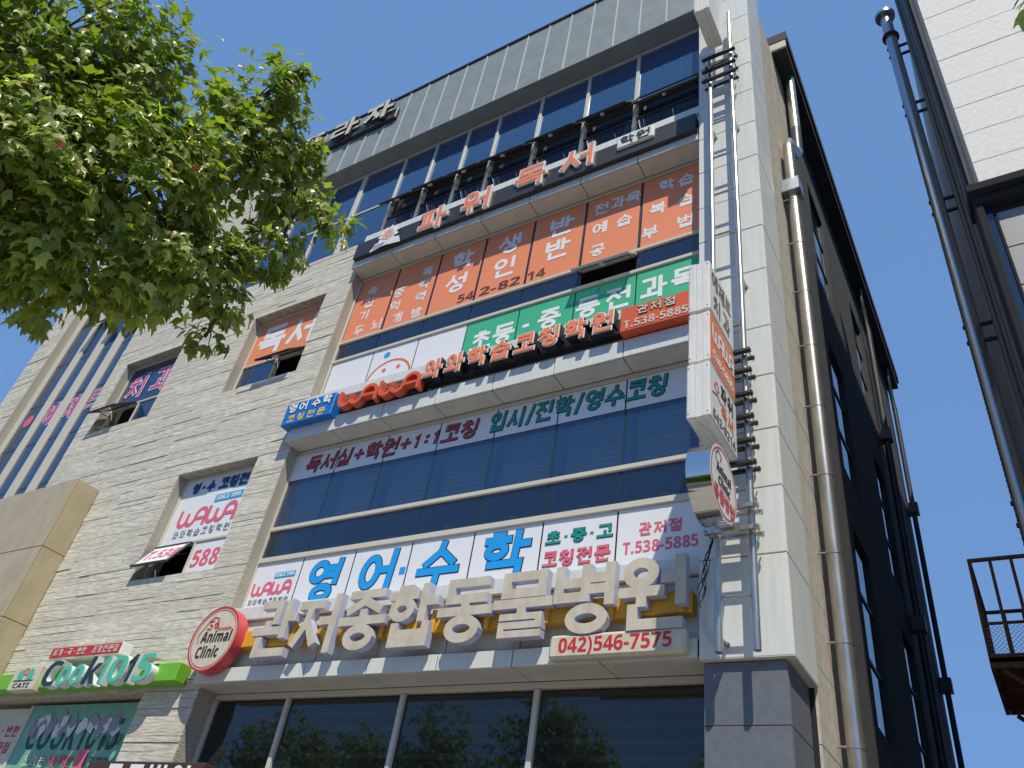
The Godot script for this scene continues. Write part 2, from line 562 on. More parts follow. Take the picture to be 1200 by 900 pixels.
func latin(parent: Node3D, k: String, text: String, c: Vector3, cap: float, width := 0.0, basis := Basis.IDENTITY, depth := 0.003, called := "lettering", serif := false, slant := 0.0) -> void:
	var f := SystemFont.new()
	f.font_names = PackedStringArray(["Droid Serif" if serif else "Droid Sans"])
	f.font_weight = 700
	var t := TextMesh.new()
	t.text = text
	t.font = f
	t.font_size = 48
	t.pixel_size = cap / (48.0 * 0.714)
	t.depth = depth
	t.curve_step = 2.0
	t.horizontal_alignment = HORIZONTAL_ALIGNMENT_CENTER
	t.vertical_alignment = VERTICAL_ALIGNMENT_CENTER
	t.material = M[k]
	var o := MeshInstance3D.new()
	o.name = called
	o.mesh = t
	var bx := t.get_aabb()
	var sx := 1.0
	if width > 0.0 and bx.size.x > 0.0:
		sx = width / bx.size.x
	var sh := Basis(Vector3(sx, 0, 0), Vector3(slant, 1, 0), Vector3(0, 0, 1))
	o.transform = Transform3D(basis * sh, c - org[parent])
	parent.add_child(o, true)


func wave_logo(mb: MB, kf: String, ks: String, x: float, y: float, w: float, h: float, t: float, z0: float, z1: float, xf := Transform3D.IDENTITY) -> void:
	# the rounded four-letter word mark: u-u-arch, twice; x, y is its lower left corner
	var u := (w - t) / 3.35
	var ox := x + t * 0.5
	var oy := y + t * 0.5
	var hh := h - t
	var zz := z1
	for k in 2:
		var bx := ox + k * 1.75 * u
		var r := 0.25 * u
		for q in 2:
			var p := [Vector2(bx + q * 0.5 * u, oy + hh * (0.95 if q == 0 else 0.45))]
			for i in 9:
				var a := PI + PI * i / 8
				p.append(Vector2(bx + q * 0.5 * u + r + r * cos(a), oy + r * 1.1 + r * 1.1 * sin(a)))
			if q == 0:
				p.append(Vector2(bx + 0.5 * u, oy + hh * 0.66))
			else:
				var ra := 0.3 * u
				for i in 9:
					var a := PI - PI * i / 8
					p.append(Vector2(bx + u + ra + ra * cos(a), oy + hh - ra + ra * sin(a)))
				p.append(Vector2(bx + 1.6 * u, oy))
			mb.ribbon(kf, ks, p, t * 0.5, z0, zz, false, xf)
			zz += 0.001
		mb.ribbon(kf, ks, [Vector2(bx + 1.05 * u, oy + hh * 0.36), Vector2(bx + 1.55 * u, oy + hh * 0.36)], t * 0.45, z0, zz, false, xf)
		zz += 0.001


# ------------------------------------------------------------------ walls with openings
func cells(u0: float, u1: float, v0: float, v1: float, holes: Array) -> Array:
	var us := [u0, u1]
	var vs := [v0, v1]
	for h in holes:
		for a in [h[0], h[1]]:
			if a > u0 and a < u1 and not a in us:
				us.append(a)
		for a in [h[2], h[3]]:
			if a > v0 and a < v1 and not a in vs:
				vs.append(a)
	us.sort()
	vs.sort()
	var out := []
	for j in vs.size() - 1:
		var run = null
		for i in us.size() - 1:
			var c := Vector2((us[i] + us[i + 1]) * 0.5, (vs[j] + vs[j + 1]) * 0.5)
			var hit := false
			for h in holes:
				if c.x > h[0] and c.x < h[1] and c.y > h[2] and c.y < h[3]:
					hit = true
			if hit:
				run = null
			elif run == null:
				run = [us[i], us[i + 1], vs[j], vs[j + 1]]
				out.append(run)
			else:
				run[1] = us[i + 1]
	return out


# ------------------------------------------------------------------ the main building
const BX := [-7.93, -6.97, -5.97, -4.97, -3.97, -2.965, -1.97, -0.88]
const LX := [-7.95, -6.93, -5.92, -4.91, -3.90, -2.91, -1.89, -0.88]
const TX := [-12.5, -11.3, -10.2, -9.13, -7.95, -7.07, -6.2, -5.4, -4.36, -3.27, -2.21, -0.95]
const STAIR := [-19.62, -18.6, -17.7, -16.82, -15.5]
const ZS := -0.17
const ZG := -0.40


func stone_wall(bld: Node3D) -> void:
	var holes := [[-10.75, -8.68, 6.17, 8.24], [-10.62, -8.6, 10.1, 12.1], [-14.95, -12.9, 10.1, 12.1], [-19.62, -15.5, 4.9, 16.2], [-15.6, -9.12, 0.25, 4.3], [-12.55, -7.95, 13.35, 16.55]]
	var mb := MB.new()
	for c in cells(-20.7, -7.95, 0.0, 18.7, holes):
		mb.box("mortar", Vector3(c[0], c[2], -0.62), Vector3(c[1], c[3], ZS - 0.015))
	var wall := part(mb, "stone_wall", bld)
	# every stone of the split-face cladding
	var ys := [0.0, 0.25, 4.3, 4.9, 6.17, 8.24, 10.1, 12.1, 13.35, 16.2, 16.55, 18.7]
	var stones := []
	for k in ys.size() - 1:
		var n := int(round((ys[k + 1] - ys[k]) / 0.115))
		n = maxi(n, 1)
		var cuts := [ys[k]]
		for i in range(1, n):
			cuts.append(lerpf(ys[k], ys[k + 1], (i + rng.randf_range(-0.3, 0.3)) / n))
		cuts.append(ys[k + 1])
		for i in n:
			var y0: float = cuts[i]
			var y1: float = cuts[i + 1]
			for c in cells(-20.7, -7.95, y0, y1, holes):
				var x: float = c[0]
				while x < c[1] - 0.01:
					var w := rng.randf_range(0.45, 1.5)
					var xe := minf(x + w, c[1])
					if c[1] - xe < 0.25:
						xe = c[1]
					var deep := ZS + rng.randf_range(-0.004, 0.004) + (0.008 if rng.randf() < 0.08 else 0.0)
					var gap := (rng.randf_range(0.008, 0.016) if rng.randf() < 0.3 else rng.randf_range(0.001, 0.004))
					stones.append([Vector3(x + 0.002, y0 + gap * 0.5, ZS - 0.03), Vector3(xe - 0.002, y1 - gap * 0.5, deep), rng.randi() % 3])
					x = xe
	var eye := Vector3(1.69, 1.6, 7.0)
	var shown := []
	for i in stones.size():
		var c: Vector3 = (stones[i][0] + stones[i][1]) * 0.5
		if c.y > 4.4 and c.y < 12.0 and c.x > -15.6:
			var s: Vector3 = stones[i][1] - stones[i][0]
			shown.append([-s.x * s.y / eye.distance_squared_to(c), i])
	shown.sort_custom(func(a, b): return a[0] < b[0])
	var single := {}
	for q in shown.slice(0, 298):
		single[q[1]] = true
	var rest := MB.new()
	for i in stones.size():
		var s: Array = stones[i]
		var k: String = "stone_" + "abc"[s[2]]
		if single.has(i):
			var o := MeshInstance3D.new()
			o.name = "stone"
			o.mesh = unit_box
			o.material_override = M[k]
			o.position = (s[0] + s[1]) * 0.5 - org[wall]
			o.scale = s[1] - s[0]
			wall.add_child(o, true)
		else:
			rest.box(k, s[0], s[1])
	var r := part(rest, "stones", wall)
	r.set_meta("kind", "stuff")


func ledge(bld: Node3D, y0: float, lip: float, ytop: float, zw: float) -> void:
	# a panelled spandrel: projecting lip, recessed panels above it, a cap rail, soffit panels below
	var l := piece("ledge", bld)
	pbox("backing", l, "joint", Vector3(-7.94, y0 + 0.015, -0.36), Vector3(-0.885, ytop - 0.03, -0.165))
	pbox("backing", l, "joint", Vector3(-7.94, y0 + 0.012, -0.17), Vector3(-0.885, y0 + lip - 0.012, -0.045))
	if zw < -0.4:
		pbox("backing", l, "joint", Vector3(-7.94, y0 + 0.012, zw + 0.03), Vector3(-0.885, y0 + 0.2, -0.355))
	for i in 7:
		var a: float = LX[i] + 0.006
		var b: float = LX[i + 1] - 0.006
		pbox("panel", l, "panel", Vector3(a, y0, -0.06), Vector3(b, y0 + lip, -0.03 + rng.randf_range(-0.002, 0.002)), 0.006)
		pbox("panel", l, "panel", Vector3(a, y0 + lip + 0.004, -0.19), Vector3(b, ytop - 0.21, -0.15), 0.004)
		pbox("soffit_panel", l, "soffit", Vector3(a, y0 - 0.004, zw + 0.03), Vector3(b, y0 + 0.02, -0.064), 0.004)
	pbox("cap", l, "panel", Vector3(-7.95, ytop - 0.2, -0.3), Vector3(-0.89, ytop, -0.10), 0.01)
	pbox("window_head", l, "frame_cream", Vector3(-7.95, y0 - 0.075, zw - 0.06), Vector3(-0.885, y0 - 0.006, zw + 0.028), 0.006)


func sash(parent: Node3D, x0: float, x1: float, y: float, z: float, h: float, ang: float, kf: String, kg: String) -> MeshInstance3D:
	# an awning sash hung at its head at height y, pushed out by ang
	var xf := Transform3D(Basis(Vector3.RIGHT, -ang), Vector3(0, y, z))
	var f := MB.new()
	var t := 0.035
	f.cbox(kf, Vector3(x0, -t, -0.02), Vector3(x1, 0, 0.02), 0.004, xf)
	f.cbox(kf, Vector3(x0, -h, -0.02), Vector3(x1, -h + t, 0.02), 0.004, xf)
	f.cbox(kf, Vector3(x0, -h + t, -0.02), Vector3(x0 + t, -t, 0.02), 0.004, xf)
	f.cbox(kf, Vector3(x1 - t, -h + t, -0.02), Vector3(x1, -t, 0.02), 0.004, xf)
	# stays and handle
	f.box("frame_light", Vector3((x0 + x1) * 0.5 - 0.015, -h + 0.02, -0.07), Vector3((x0 + x1) * 0.5 + 0.015, -h + 0.16, -0.02), xf)
	for x in [x0 + 0.05, x1 - 0.05]:
		f.tube("frame_dark", [xf * Vector3(x, -h * 0.6, -0.02), Vector3(x, y - h * 0.35, z - 0.01)], 0.008, 5)
	var o := part(f, "sash", parent)
	var g := MB.new()
	g.box(kg, Vector3(x0 + t, -h + t, -0.004), Vector3(x1 - t, -t, 0.004), xf)
	part(g, "pane", parent)
	return o


func blinds(parent: Node3D, x0: float, x1: float, y0: float, y1: float, z: float, pitch: float) -> void:
	var mb := MB.new()
	var y := y0
	var xf := Transform3D.IDENTITY
	while y < y1:
		xf = Transform3D(Basis(Vector3.RIGHT, 0.75 + rng.randf_range(-0.05, 0.05)), Vector3(0, y, z))
		mb.box("blind", Vector3(x0, -0.03, -0.002), Vector3(x1, 0.03, 0.002), xf)
		y += pitch
	mb.box("blind", Vector3(x0, y1, z - 0.02), Vector3(x1, y1 + 0.05, z + 0.02))
	part(mb, "blind", parent)


func bay_windows(bld: Node3D) -> void:
	# ground floor shop glazing
	var sx := [-7.93, -6.53, -4.65, -2.83, -0.90]
	for i in 4:
		var w := piece("shop_window", bld)
		pbox("pane", w, "glass_shop", Vector3(sx[i] + 0.03, 0.3, -0.53), Vector3(sx[i + 1] - 0.03, 4.24, -0.518))
		pbox("mullion", w, "frame_light", Vector3(sx[i] - 0.035, 0.3, -0.56), Vector3(sx[i] + 0.03, 4.26, -0.47), 0.006)
		pbox("sill", w, "frame_light", Vector3(sx[i] + 0.03, 0.2, -0.57), Vector3(sx[i + 1] - 0.035, 0.298, -0.46), 0.006)
		blinds(w, sx[i] + 0.06, sx[i + 1] - 0.06, 2.2, 4.1, -0.75, 0.16)
	var edge := piece("shop_window", bld)
	pbox("mullion", edge, "white", Vector3(-0.925, 0.2, -0.56), Vector3(-0.868, 4.26, -0.44), 0.006)
	# first floor
	for i in 7:
		var w := piece("window", bld)
		var a: float = BX[i]
		var b: float = BX[i + 1]
		pbox("pane", w, "glass_blue", Vector3(a + 0.012, 6.865, ZG), Vector3(b - 0.012, 8.21, ZG + 0.012))
		pbox("pane", w, "glass_deep", Vector3(a + 0.012, 6.335, ZG), Vector3(b - 0.012, 6.785, ZG + 0.012))
		if i > 0:
			pbox("mullion", w, "frame_dark", Vector3(a - 0.012, 6.335, ZG - 0.03), Vector3(a + 0.012, 6.785, ZG + 0.008))
			pbox("mullion", w, "frame_dark", Vector3(a - 0.012, 6.865, ZG - 0.03), Vector3(a + 0.012, 8.21, ZG + 0.008))
			pbox("mullion", w, "mullion_blue", Vector3(a + 0.02, 6.865, ZG - 0.05), Vector3(a + 0.09, 8.21, ZG - 0.012))
		# the inner casement frame of the low pane
		var f := MB.new()
		f.box("mullion_blue", Vector3(a + 0.03, 6.36, ZG - 0.04), Vector3(b - 0.03, 6.39, ZG - 0.01))
		f.box("mullion_blue", Vector3(a + 0.03, 6.73, ZG - 0.04), Vector3(b - 0.03, 6.76, ZG - 0.01))
		f.box("mullion_blue", Vector3(a + 0.03, 6.392, ZG - 0.04), Vector3(a + 0.075, 6.728, ZG - 0.01))
		f.box("mullion_blue", Vector3(b - 0.06, 6.392, ZG - 0.04), Vector3(b - 0.03, 6.728, ZG - 0.01))
		f.box("frame_light", Vector3((a + b) * 0.5 - 0.06, 6.4, ZG - 0.05), Vector3((a + b) * 0.5 + 0.06, 6.42, ZG - 0.02))
		part(f, "casement", w)
		blinds(w, a + 0.1, b - 0.03, 6.9, 7.75, ZG - 0.18, 0.085)
	var bars := piece("window_frame", bld)
	pbox("transom", bars, "frame_cream", Vector3(-7.92, 6.79, ZG - 0.06), Vector3(-0.885, 6.86, ZG + 0.045), 0.008)
	pbox("transom", bars, "frame_cream", Vector3(-7.92, 6.245, ZG - 0.06), Vector3(-0.885, 6.33, ZG + 0.05), 0.008)
	pbox("jamb", bars, "frame_cream", Vector3(-7.945, 5.2, ZG - 0.06), Vector3(-7.922, 8.21, ZG + 0.045), 0.004)
	pbox("panel", bars, "frame_dark", Vector3(-7.92, 5.2, ZG - 0.03), Vector3(-0.885, 6.243, ZG))
	# second floor
	for i in 7:
		var w := piece("window", bld)
		var a: float = BX[i] + 0.03
		var b: float = BX[i + 1] + (0.03 if i < 6 else 0.0)
		if i == 5:
			sash(w, a + 0.02, b - 0.02, 10.63, ZG + 0.02, 0.36, 0.85, "frame_light", "glass_deep")
		else:
			pbox("pane", w, "glass_deep", Vector3(a + 0.012, 10.275, ZG), Vector3(b - 0.012, 10.645, ZG + 0.012))
		pbox("pane", w, "glass_deep", Vector3(a + 0.012, 10.725, ZG), Vector3(b - 0.012, 12.32, ZG + 0.012))
		if i > 0:
			pbox("mullion", w, "mullion_blue", Vector3(a - 0.03, 10.275, ZG - 0.05), Vector3(a + 0.03, 10.645, ZG - 0.014))
			pbox("mullion", w, "frame_dark", Vector3(a - 0.012, 10.725, ZG - 0.03), Vector3(a + 0.012, 12.32, ZG + 0.008))
	var bars2 := piece("window_frame", bld)
	pbox("transom", bars2, "frame_cream", Vector3(-7.9, 10.65, ZG - 0.06), Vector3(-0.885, 10.72, ZG + 0.045), 0.008)
	pbox("transom", bars2, "frame_cream", Vector3(-7.9, 10.2, ZG - 0.06), Vector3(-0.885, 10.27, ZG + 0.045), 0.008)
	pbox("jamb", bars2, "frame_cream", Vector3(-7.945, 9.1, ZG - 0.06), Vector3(-7.902, 12.32, ZG + 0.045), 0.006)
	pbox("panel", bars2, "frame_dark", Vector3(-7.9, 9.1, ZG - 0.03), Vector3(-0.885, 10.198, ZG))
	# top floor
	var zt := -0.44
	for i in TX.size() - 1:
		var w := piece("window", bld)
		var a: float = TX[i] + 0.035
		var b: float = TX[i + 1] - 0.035
		pbox("pane", w, "glass_sunlit", Vector3(a, 14.98, zt), Vector3(b, 16.43, zt + 0.012))
		if i >= 4:
			sash(w, a, b, 14.93, zt + 0.03, 0.62, 0.42 if i == 10 else rng.randf_range(0.53, 0.6), "frame_dark", "glass_deep")
			pbox("pane", w, "glass_deep", Vector3(a, 13.4, zt), Vector3(b, 14.28, zt + 0.012))
			pbox("added_inner_pane", w, "glass_blue", Vector3(a - 0.02, 13.4, zt - 0.16), Vector3(b + 0.02, 14.9, zt - 0.15))  # added behind the open sash to turn the black opening navy
		else:
			pbox("pane", w, "glass_sunlit", Vector3(a, 13.42, zt), Vector3(b, 14.92, zt + 0.012))
		var ww := 0.1 if i == 3 else 0.035
		pbox("mullion", w, "frame_light", Vector3(TX[i] - ww, 13.36, zt - 0.06), Vector3(TX[i] + 0.033, 16.43, zt + 0.05), 0.006)
		pbox("transom", w, "frame_light" if i < 4 else "frame_dark", Vector3(a, 14.925, zt - 0.04), Vector3(b, 14.975, zt + 0.03))
		if i >= 4:
			pbox("transom", w, "frame_dark", Vector3(a, 14.285, zt - 0.04), Vector3(b, 14.32, zt + 0.03))
	var bars3 := piece("window_frame", bld)
	pbox("head", bars3, "frame_light", Vector3(-12.5, 16.433, zt - 0.06), Vector3(-0.885, 16.5, zt + 0.05), 0.006)
	pbox("jamb", bars3, "frame_light", Vector3(-0.945, 13.36, zt - 0.06), Vector3(-0.887, 16.43, zt + 0.04), 0.006)


func stone_windows(bld: Node3D) -> void:
	for q in [[-10.75, -8.68, 6.17, 8.24, 0], [-10.62, -8.6, 10.1, 12.1, 1], [-14.95, -12.9, 10.1, 12.1, 2]]:
		var w := piece("window", bld)
		var x0: float = q[0]
		var x1: float = q[1]
		var y0: float = q[2]
		var y1: float = q[3]
		var yt := y0 + (0.68 if q[4] == 0 else 0.76)
		var xm := (x0 + x1) * 0.5
		pbox("head", w, "frame_cream", Vector3(x0 + 0.004, y1 - 0.05, ZG - 0.06), Vector3(x1 - 0.004, y1 - 0.003, ZG + 0.04), 0.006)
		pbox("sill", w, "frame_cream", Vector3(x0 + 0.004, y0 + 0.003, ZG - 0.06), Vector3(x1 - 0.004, y0 + 0.045, ZG + 0.05), 0.006)
		pbox("jamb", w, "frame_cream", Vector3(x0 + 0.004, y0 + 0.047, ZG - 0.06), Vector3(x0 + 0.045, y1 - 0.052, ZG + 0.04), 0.006)
		pbox("jamb", w, "frame_cream", Vector3(x1 - 0.045, y0 + 0.047, ZG - 0.06), Vector3(x1 - 0.004, y1 - 0.052, ZG + 0.04), 0.006)
		pbox("transom", w, "frame_cream", Vector3(x0 + 0.047, yt, ZG - 0.06), Vector3(x1 - 0.047, yt + 0.05, ZG + 0.04), 0.006)
		pbox("mullion", w, "frame_cream", Vector3(xm - 0.02, y0 + 0.047, ZG - 0.06), Vector3(xm + 0.02, yt - 0.002, ZG + 0.04), 0.006)
		pbox("pane", w, "glass_blue", Vector3(x0 + 0.047, yt + 0.052, ZG), Vector3(x1 - 0.047, y1 - 0.052, ZG + 0.012))
		if q[4] == 1:
			pbox("pane", w, "glass_blue", Vector3(x0 + 0.047, y0 + 0.05, ZG), Vector3(xm - 0.022, yt - 0.004, ZG + 0.012))
			sash(w, xm + 0.03, x1 - 0.06, yt - 0.005, ZG + 0.07, 0.6, 0.78, "frame_dark", "glass_deep")
		else:
			pbox("pane", w, "glass_blue", Vector3(xm + 0.022, y0 + 0.05, ZG), Vector3(x1 - 0.047, yt - 0.004, ZG + 0.012))
			sash(w, x0 + 0.06, xm - 0.03, yt - 0.005, ZG + 0.07, 0.58, 0.55 if q[4] == 0 else 0.85, "frame_dark", "poster_white" if q[4] == 0 else "glass_deep")
	# the tall stair windows: panes between broad cream fins
	var st := STAIR
	for i in 4:
		var w := piece("stair_window", bld)
		var x0: float = st[i] + [0.26, 0.33, 0.38, 0.37][i]
		var x1: float = st[i + 1] if i < 3 else -15.502
		pbox("fin", w, "frame_cream", Vector3(st[i] + 0.002, 4.95, -0.5), Vector3(x0, 16.15, -0.37), 0.01)
		var y := 4.95
		while y < 16.0:
			var ye := minf(y + 1.42, 16.15)
			pbox("pane", w, "glass_blue", Vector3(x0 + 0.002, y + 0.02, ZG - 0.025), Vector3(x1 - 0.002, ye - 0.02, ZG - 0.013))
			pbox("transom", w, "frame_dark", Vector3(x0 + 0.002, ye - 0.018, ZG - 0.07), Vector3(x1 - 0.002, ye + 0.018, ZG - 0.01))
			y = ye
		if i > 0:
			sash(w, x0 + 0.02, x1 - 0.02, 14.9, ZG, 0.7, 0.5, "frame_dark", "glass_deep")


func side_wall(bld: Node3D) -> void:
	# stone return behind the column, then the dark rendered wall along the alley
	var ret := piece("stone_return", bld)
	pbox("backing", ret, "joint", Vector3(-0.6, 0.0, -2.6), Vector3(-0.045, 17.05, -0.83))
	var y := 0.0
	while y < 17.0:
		var ye := minf(y + 0.76, 17.05)
		for z in [[-2.6, -1.72], [-1.715, -0.835]]:
			pbox("slab", ret, "granite_side", Vector3(-0.05, y + 0.003, z[0] + 0.003), Vector3(-0.02 + rng.randf_range(-0.002, 0.002), ye - 0.003, z[1] - 0.003), 0.003)
		y = ye
	var holes := []
	for z in [[-5.2, -4.0], [-8.9, -7.7]]:
		for yy in [[0.9, 3.7], [4.9, 7.7], [8.7, 11.35], [12.9, 15.6]]:
			holes.append([z[0], z[1], yy[0], yy[1]])
	var mb := MB.new()
	for c in cells(-13.2, -2.6, 0.0, 17.05, holes):
		mb.box("dark_render", Vector3(-0.45, c[2], c[0]), Vector3(-0.02, c[3], c[1]))
	part(mb, "rendered_wall", bld)
	for h in holes:
		var w := piece("window", bld)
		var hh: float = h[3] - h[2]
		for k in 3:
			var a: float = h[2] + hh * k / 3.0
			pbox("pane", w, "glass_side", Vector3(-0.09, a + 0.03, h[0] + 0.05), Vector3(-0.078, a + hh / 3.0 - 0.03, h[1] - 0.05))
			pbox("transom", w, "frame_dark", Vector3(-0.13, a - 0.028, h[0] + 0.05), Vector3(-0.06, a + 0.028, h[1] - 0.05))
		pbox("jamb", w, "frame_dark", Vector3(-0.13, h[2] + 0.003, h[0] + 0.003), Vector3(-0.06, h[3] - 0.003, h[0] + 0.048))
		pbox("jamb", w, "frame_dark", Vector3(-0.13, h[2] + 0.003, h[1] - 0.048), Vector3(-0.06, h[3] - 0.003, h[1] - 0.003))
	pbox("eave", bld, "dark_render", Vector3(-0.6, 17.1, -13.4), Vector3(0.26, 17.32, -1.82), 0.01)  # shade under the overhang is painted by reusing the dark wall colour
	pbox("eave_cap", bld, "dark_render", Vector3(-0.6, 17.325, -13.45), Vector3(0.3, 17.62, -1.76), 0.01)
	pbox("eave_end_lit", bld, "soffit", Vector3(-0.6, 17.09, -1.815), Vector3(0.27, 17.32, -1.77), 0.006)  # paler than the rest of the eave: its sunlit tip is painted in
	# storey bands and rear parts
	pbox("roof_slab", bld, "slab", Vector3(-20.6, 18.3, -13.0), Vector3(-0.5, 18.6, -0.45))
	pbox("rear_wall", bld, "dark_render", Vector3(-20.65, 0.0, -13.2), Vector3(-0.46, 18.3, -12.9))
	pbox("end_wall", bld, "dark_render", Vector3(-20.69, 0.0, -12.88), Vector3(-20.4, 18.29, -0.63))


func column(bld: Node3D) -> void:
	var col := piece("column", bld)
	var ys := [4.3, 5.29, 6.03, 6.74, 7.47, 8.2, 9.16, 9.97, 10.68, 11.48, 12.3, 13.15, 13.92, 14.65, 15.45, 16.25, 17.05, 17.9, 18.9]
	pbox("core", col, "joint", Vector3(-0.845, 4.315, -0.8), Vector3(-0.015, 18.88, -0.015))
	for i in ys.size() - 1:
		var a: float = ys[i] + 0.005
		var b: float = ys[i + 1] - 0.005
		var j := rng.randf_range(-0.0015, 0.0015)
		pbox("panel", col, "panel", Vector3(-0.86, a, -0.022), Vector3(-0.003, b, j), 0.006)
		pbox("panel", col, "panel", Vector3(-0.022, a, -0.83), Vector3(j, b, -0.025), 0.006)
		pbox("panel", col, "panel", Vector3(-0.86, a, -0.8), Vector3(-0.848, b, -0.025))
	pbox("soffit_panel", col, "soffit", Vector3(-0.858, 4.296, -0.82), Vector3(-0.004, 4.312, -0.004), 0.003)
	var pl := piece("plinth", bld)
	pbox("core", pl, "joint", Vector3(-0.83, 0.0, -0.75), Vector3(-0.095, 4.29, -0.075))
	var y := 0.0
	for ye in [0.75, 1.5, 2.25, 3.0, 3.735, 4.29]:
		pbox("tile", pl, "plinth_tile", Vector3(-0.835, y + 0.003, -0.08), Vector3(-0.085, ye - 0.003, -0.06), 0.004)
		pbox("tile", pl, "plinth_tile", Vector3(-0.1, y + 0.003, -0.76), Vector3(-0.08, ye - 0.003, -0.083), 0.004)
		y = ye


func fascia(bld: Node3D) -> void:
	var f := piece("fascia", bld)
	pbox("backing", f, "joint", Vector3(-12.6, 16.52, -0.6), Vector3(-0.9, 18.7, -0.06))
	var x := -12.6
	while x < -0.95:
		var xe := minf(x + 0.555, -0.895)
		pbox("panel", f, "fascia", Vector3(x, 16.5, -0.06), Vector3(xe - 0.03, 18.72, -0.035), 0.004)
		pbox("rib", f, "fascia_rib_lit", Vector3(xe - 0.028, 16.5, -0.06), Vector3(xe - 0.002, 18.72, -0.02))
		x = xe
	pbox("cap", f, "fascia_cap", Vector3(-12.62, 18.724, -0.65), Vector3(-0.88, 18.79, 0.0), 0.006)
	pbox("soffit_panel", f, "fascia", Vector3(-12.6, 16.503, -0.388), Vector3(-0.895, 16.53, -0.062))


func gold_canopy(bld: Node3D) -> void:
	var g := piece("gold_cladding", bld)
	var zf := 0.32
	pbox("backing", g, "joint", Vector3(-18.9, 4.62, ZS - 0.01), Vector3(-13.22, 8.32, zf - 0.02))
	var xs := [-18.92, -17.5, -16.08, -14.66, -13.2]
	var ys := [4.6, 5.55, 6.9, 8.34]
	for j in 3:
		for i in 4:
			pbox("panel", g, "gold_panel", Vector3(xs[i] + 0.006, ys[j] + 0.006, zf - 0.03), Vector3(xs[i + 1] - 0.006, ys[j + 1] - 0.006, zf), 0.006)
		pbox("panel", g, "gold_panel", Vector3(-13.225, ys[j] + 0.006, ZS + 0.01), Vector3(-13.195, ys[j + 1] - 0.006, zf - 0.034), 0.006)


func rooms(bld: Node3D) -> void:
	var h := [0.05, 4.5, 8.45, 12.6, 16.55]
	for i in 5:
		pbox("floor_slab", bld, "slab", Vector3(-20.35, h[i], -6.5), Vector3(-0.9, h[i] + 0.18, -0.63))
	pbox("room_wall", bld, "room", Vector3(-20.35, 0.24, -6.8), Vector3(-0.9, 16.5, -6.52))
	for x in [-0.88, -8.05, -12.75, -15.7]:
		pbox("room_wall", bld, "room", Vector3(x, 0.26, -6.5), Vector3(x + 0.1, 16.5, -0.65))


func main_building() -> void:
	var bld := thing("commercial_building", "four storey shop building with pale stone cladding, grey panel column and blue ribbon windows", "building", Vector3(-8, 0, -4))
	stone_wall(bld)
	ledge(bld, 4.34, 0.185, 5.41, -0.5)
	ledge(bld, 8.29, 0.29, 9.24, ZG)
	ledge(bld, 12.4, 0.30, 13.42, ZG)
	column(bld)
	bay_windows(bld)
	stone_windows(bld)
	side_wall(bld)
	fascia(bld)
	gold_canopy(bld)
	rooms(bld)


# ------------------------------------------------------------------ signs
func channel_letters(sign: Node3D, kf: String, ks: String, text: String, x: float, y: float, pitch: float, w: float, h: float, t: float, z0: float, z1: float, edge := "", eg := 0.0, slant := 0.0) -> void:
	for i in text.length():
		if text[i] == " ":
			continue
		var mb := MB.new()
		if edge != "":
			letter(mb, edge, ks, text[i], x + pitch * i, y, w, h, t, z0, z1 - 0.012, eg, Transform3D.IDENTITY, slant)
			letter(mb, kf, kf, text[i], x + pitch * i, y, w, h, t, z1 - 0.014, z1, 0.0, Transform3D.IDENTITY, slant)
		else:
			letter(mb, kf, ks, text[i], x + pitch * i, y, w, h, t, z0, z1, 0.0, Transform3D.IDENTITY, slant)
		part(mb, "letter", sign)


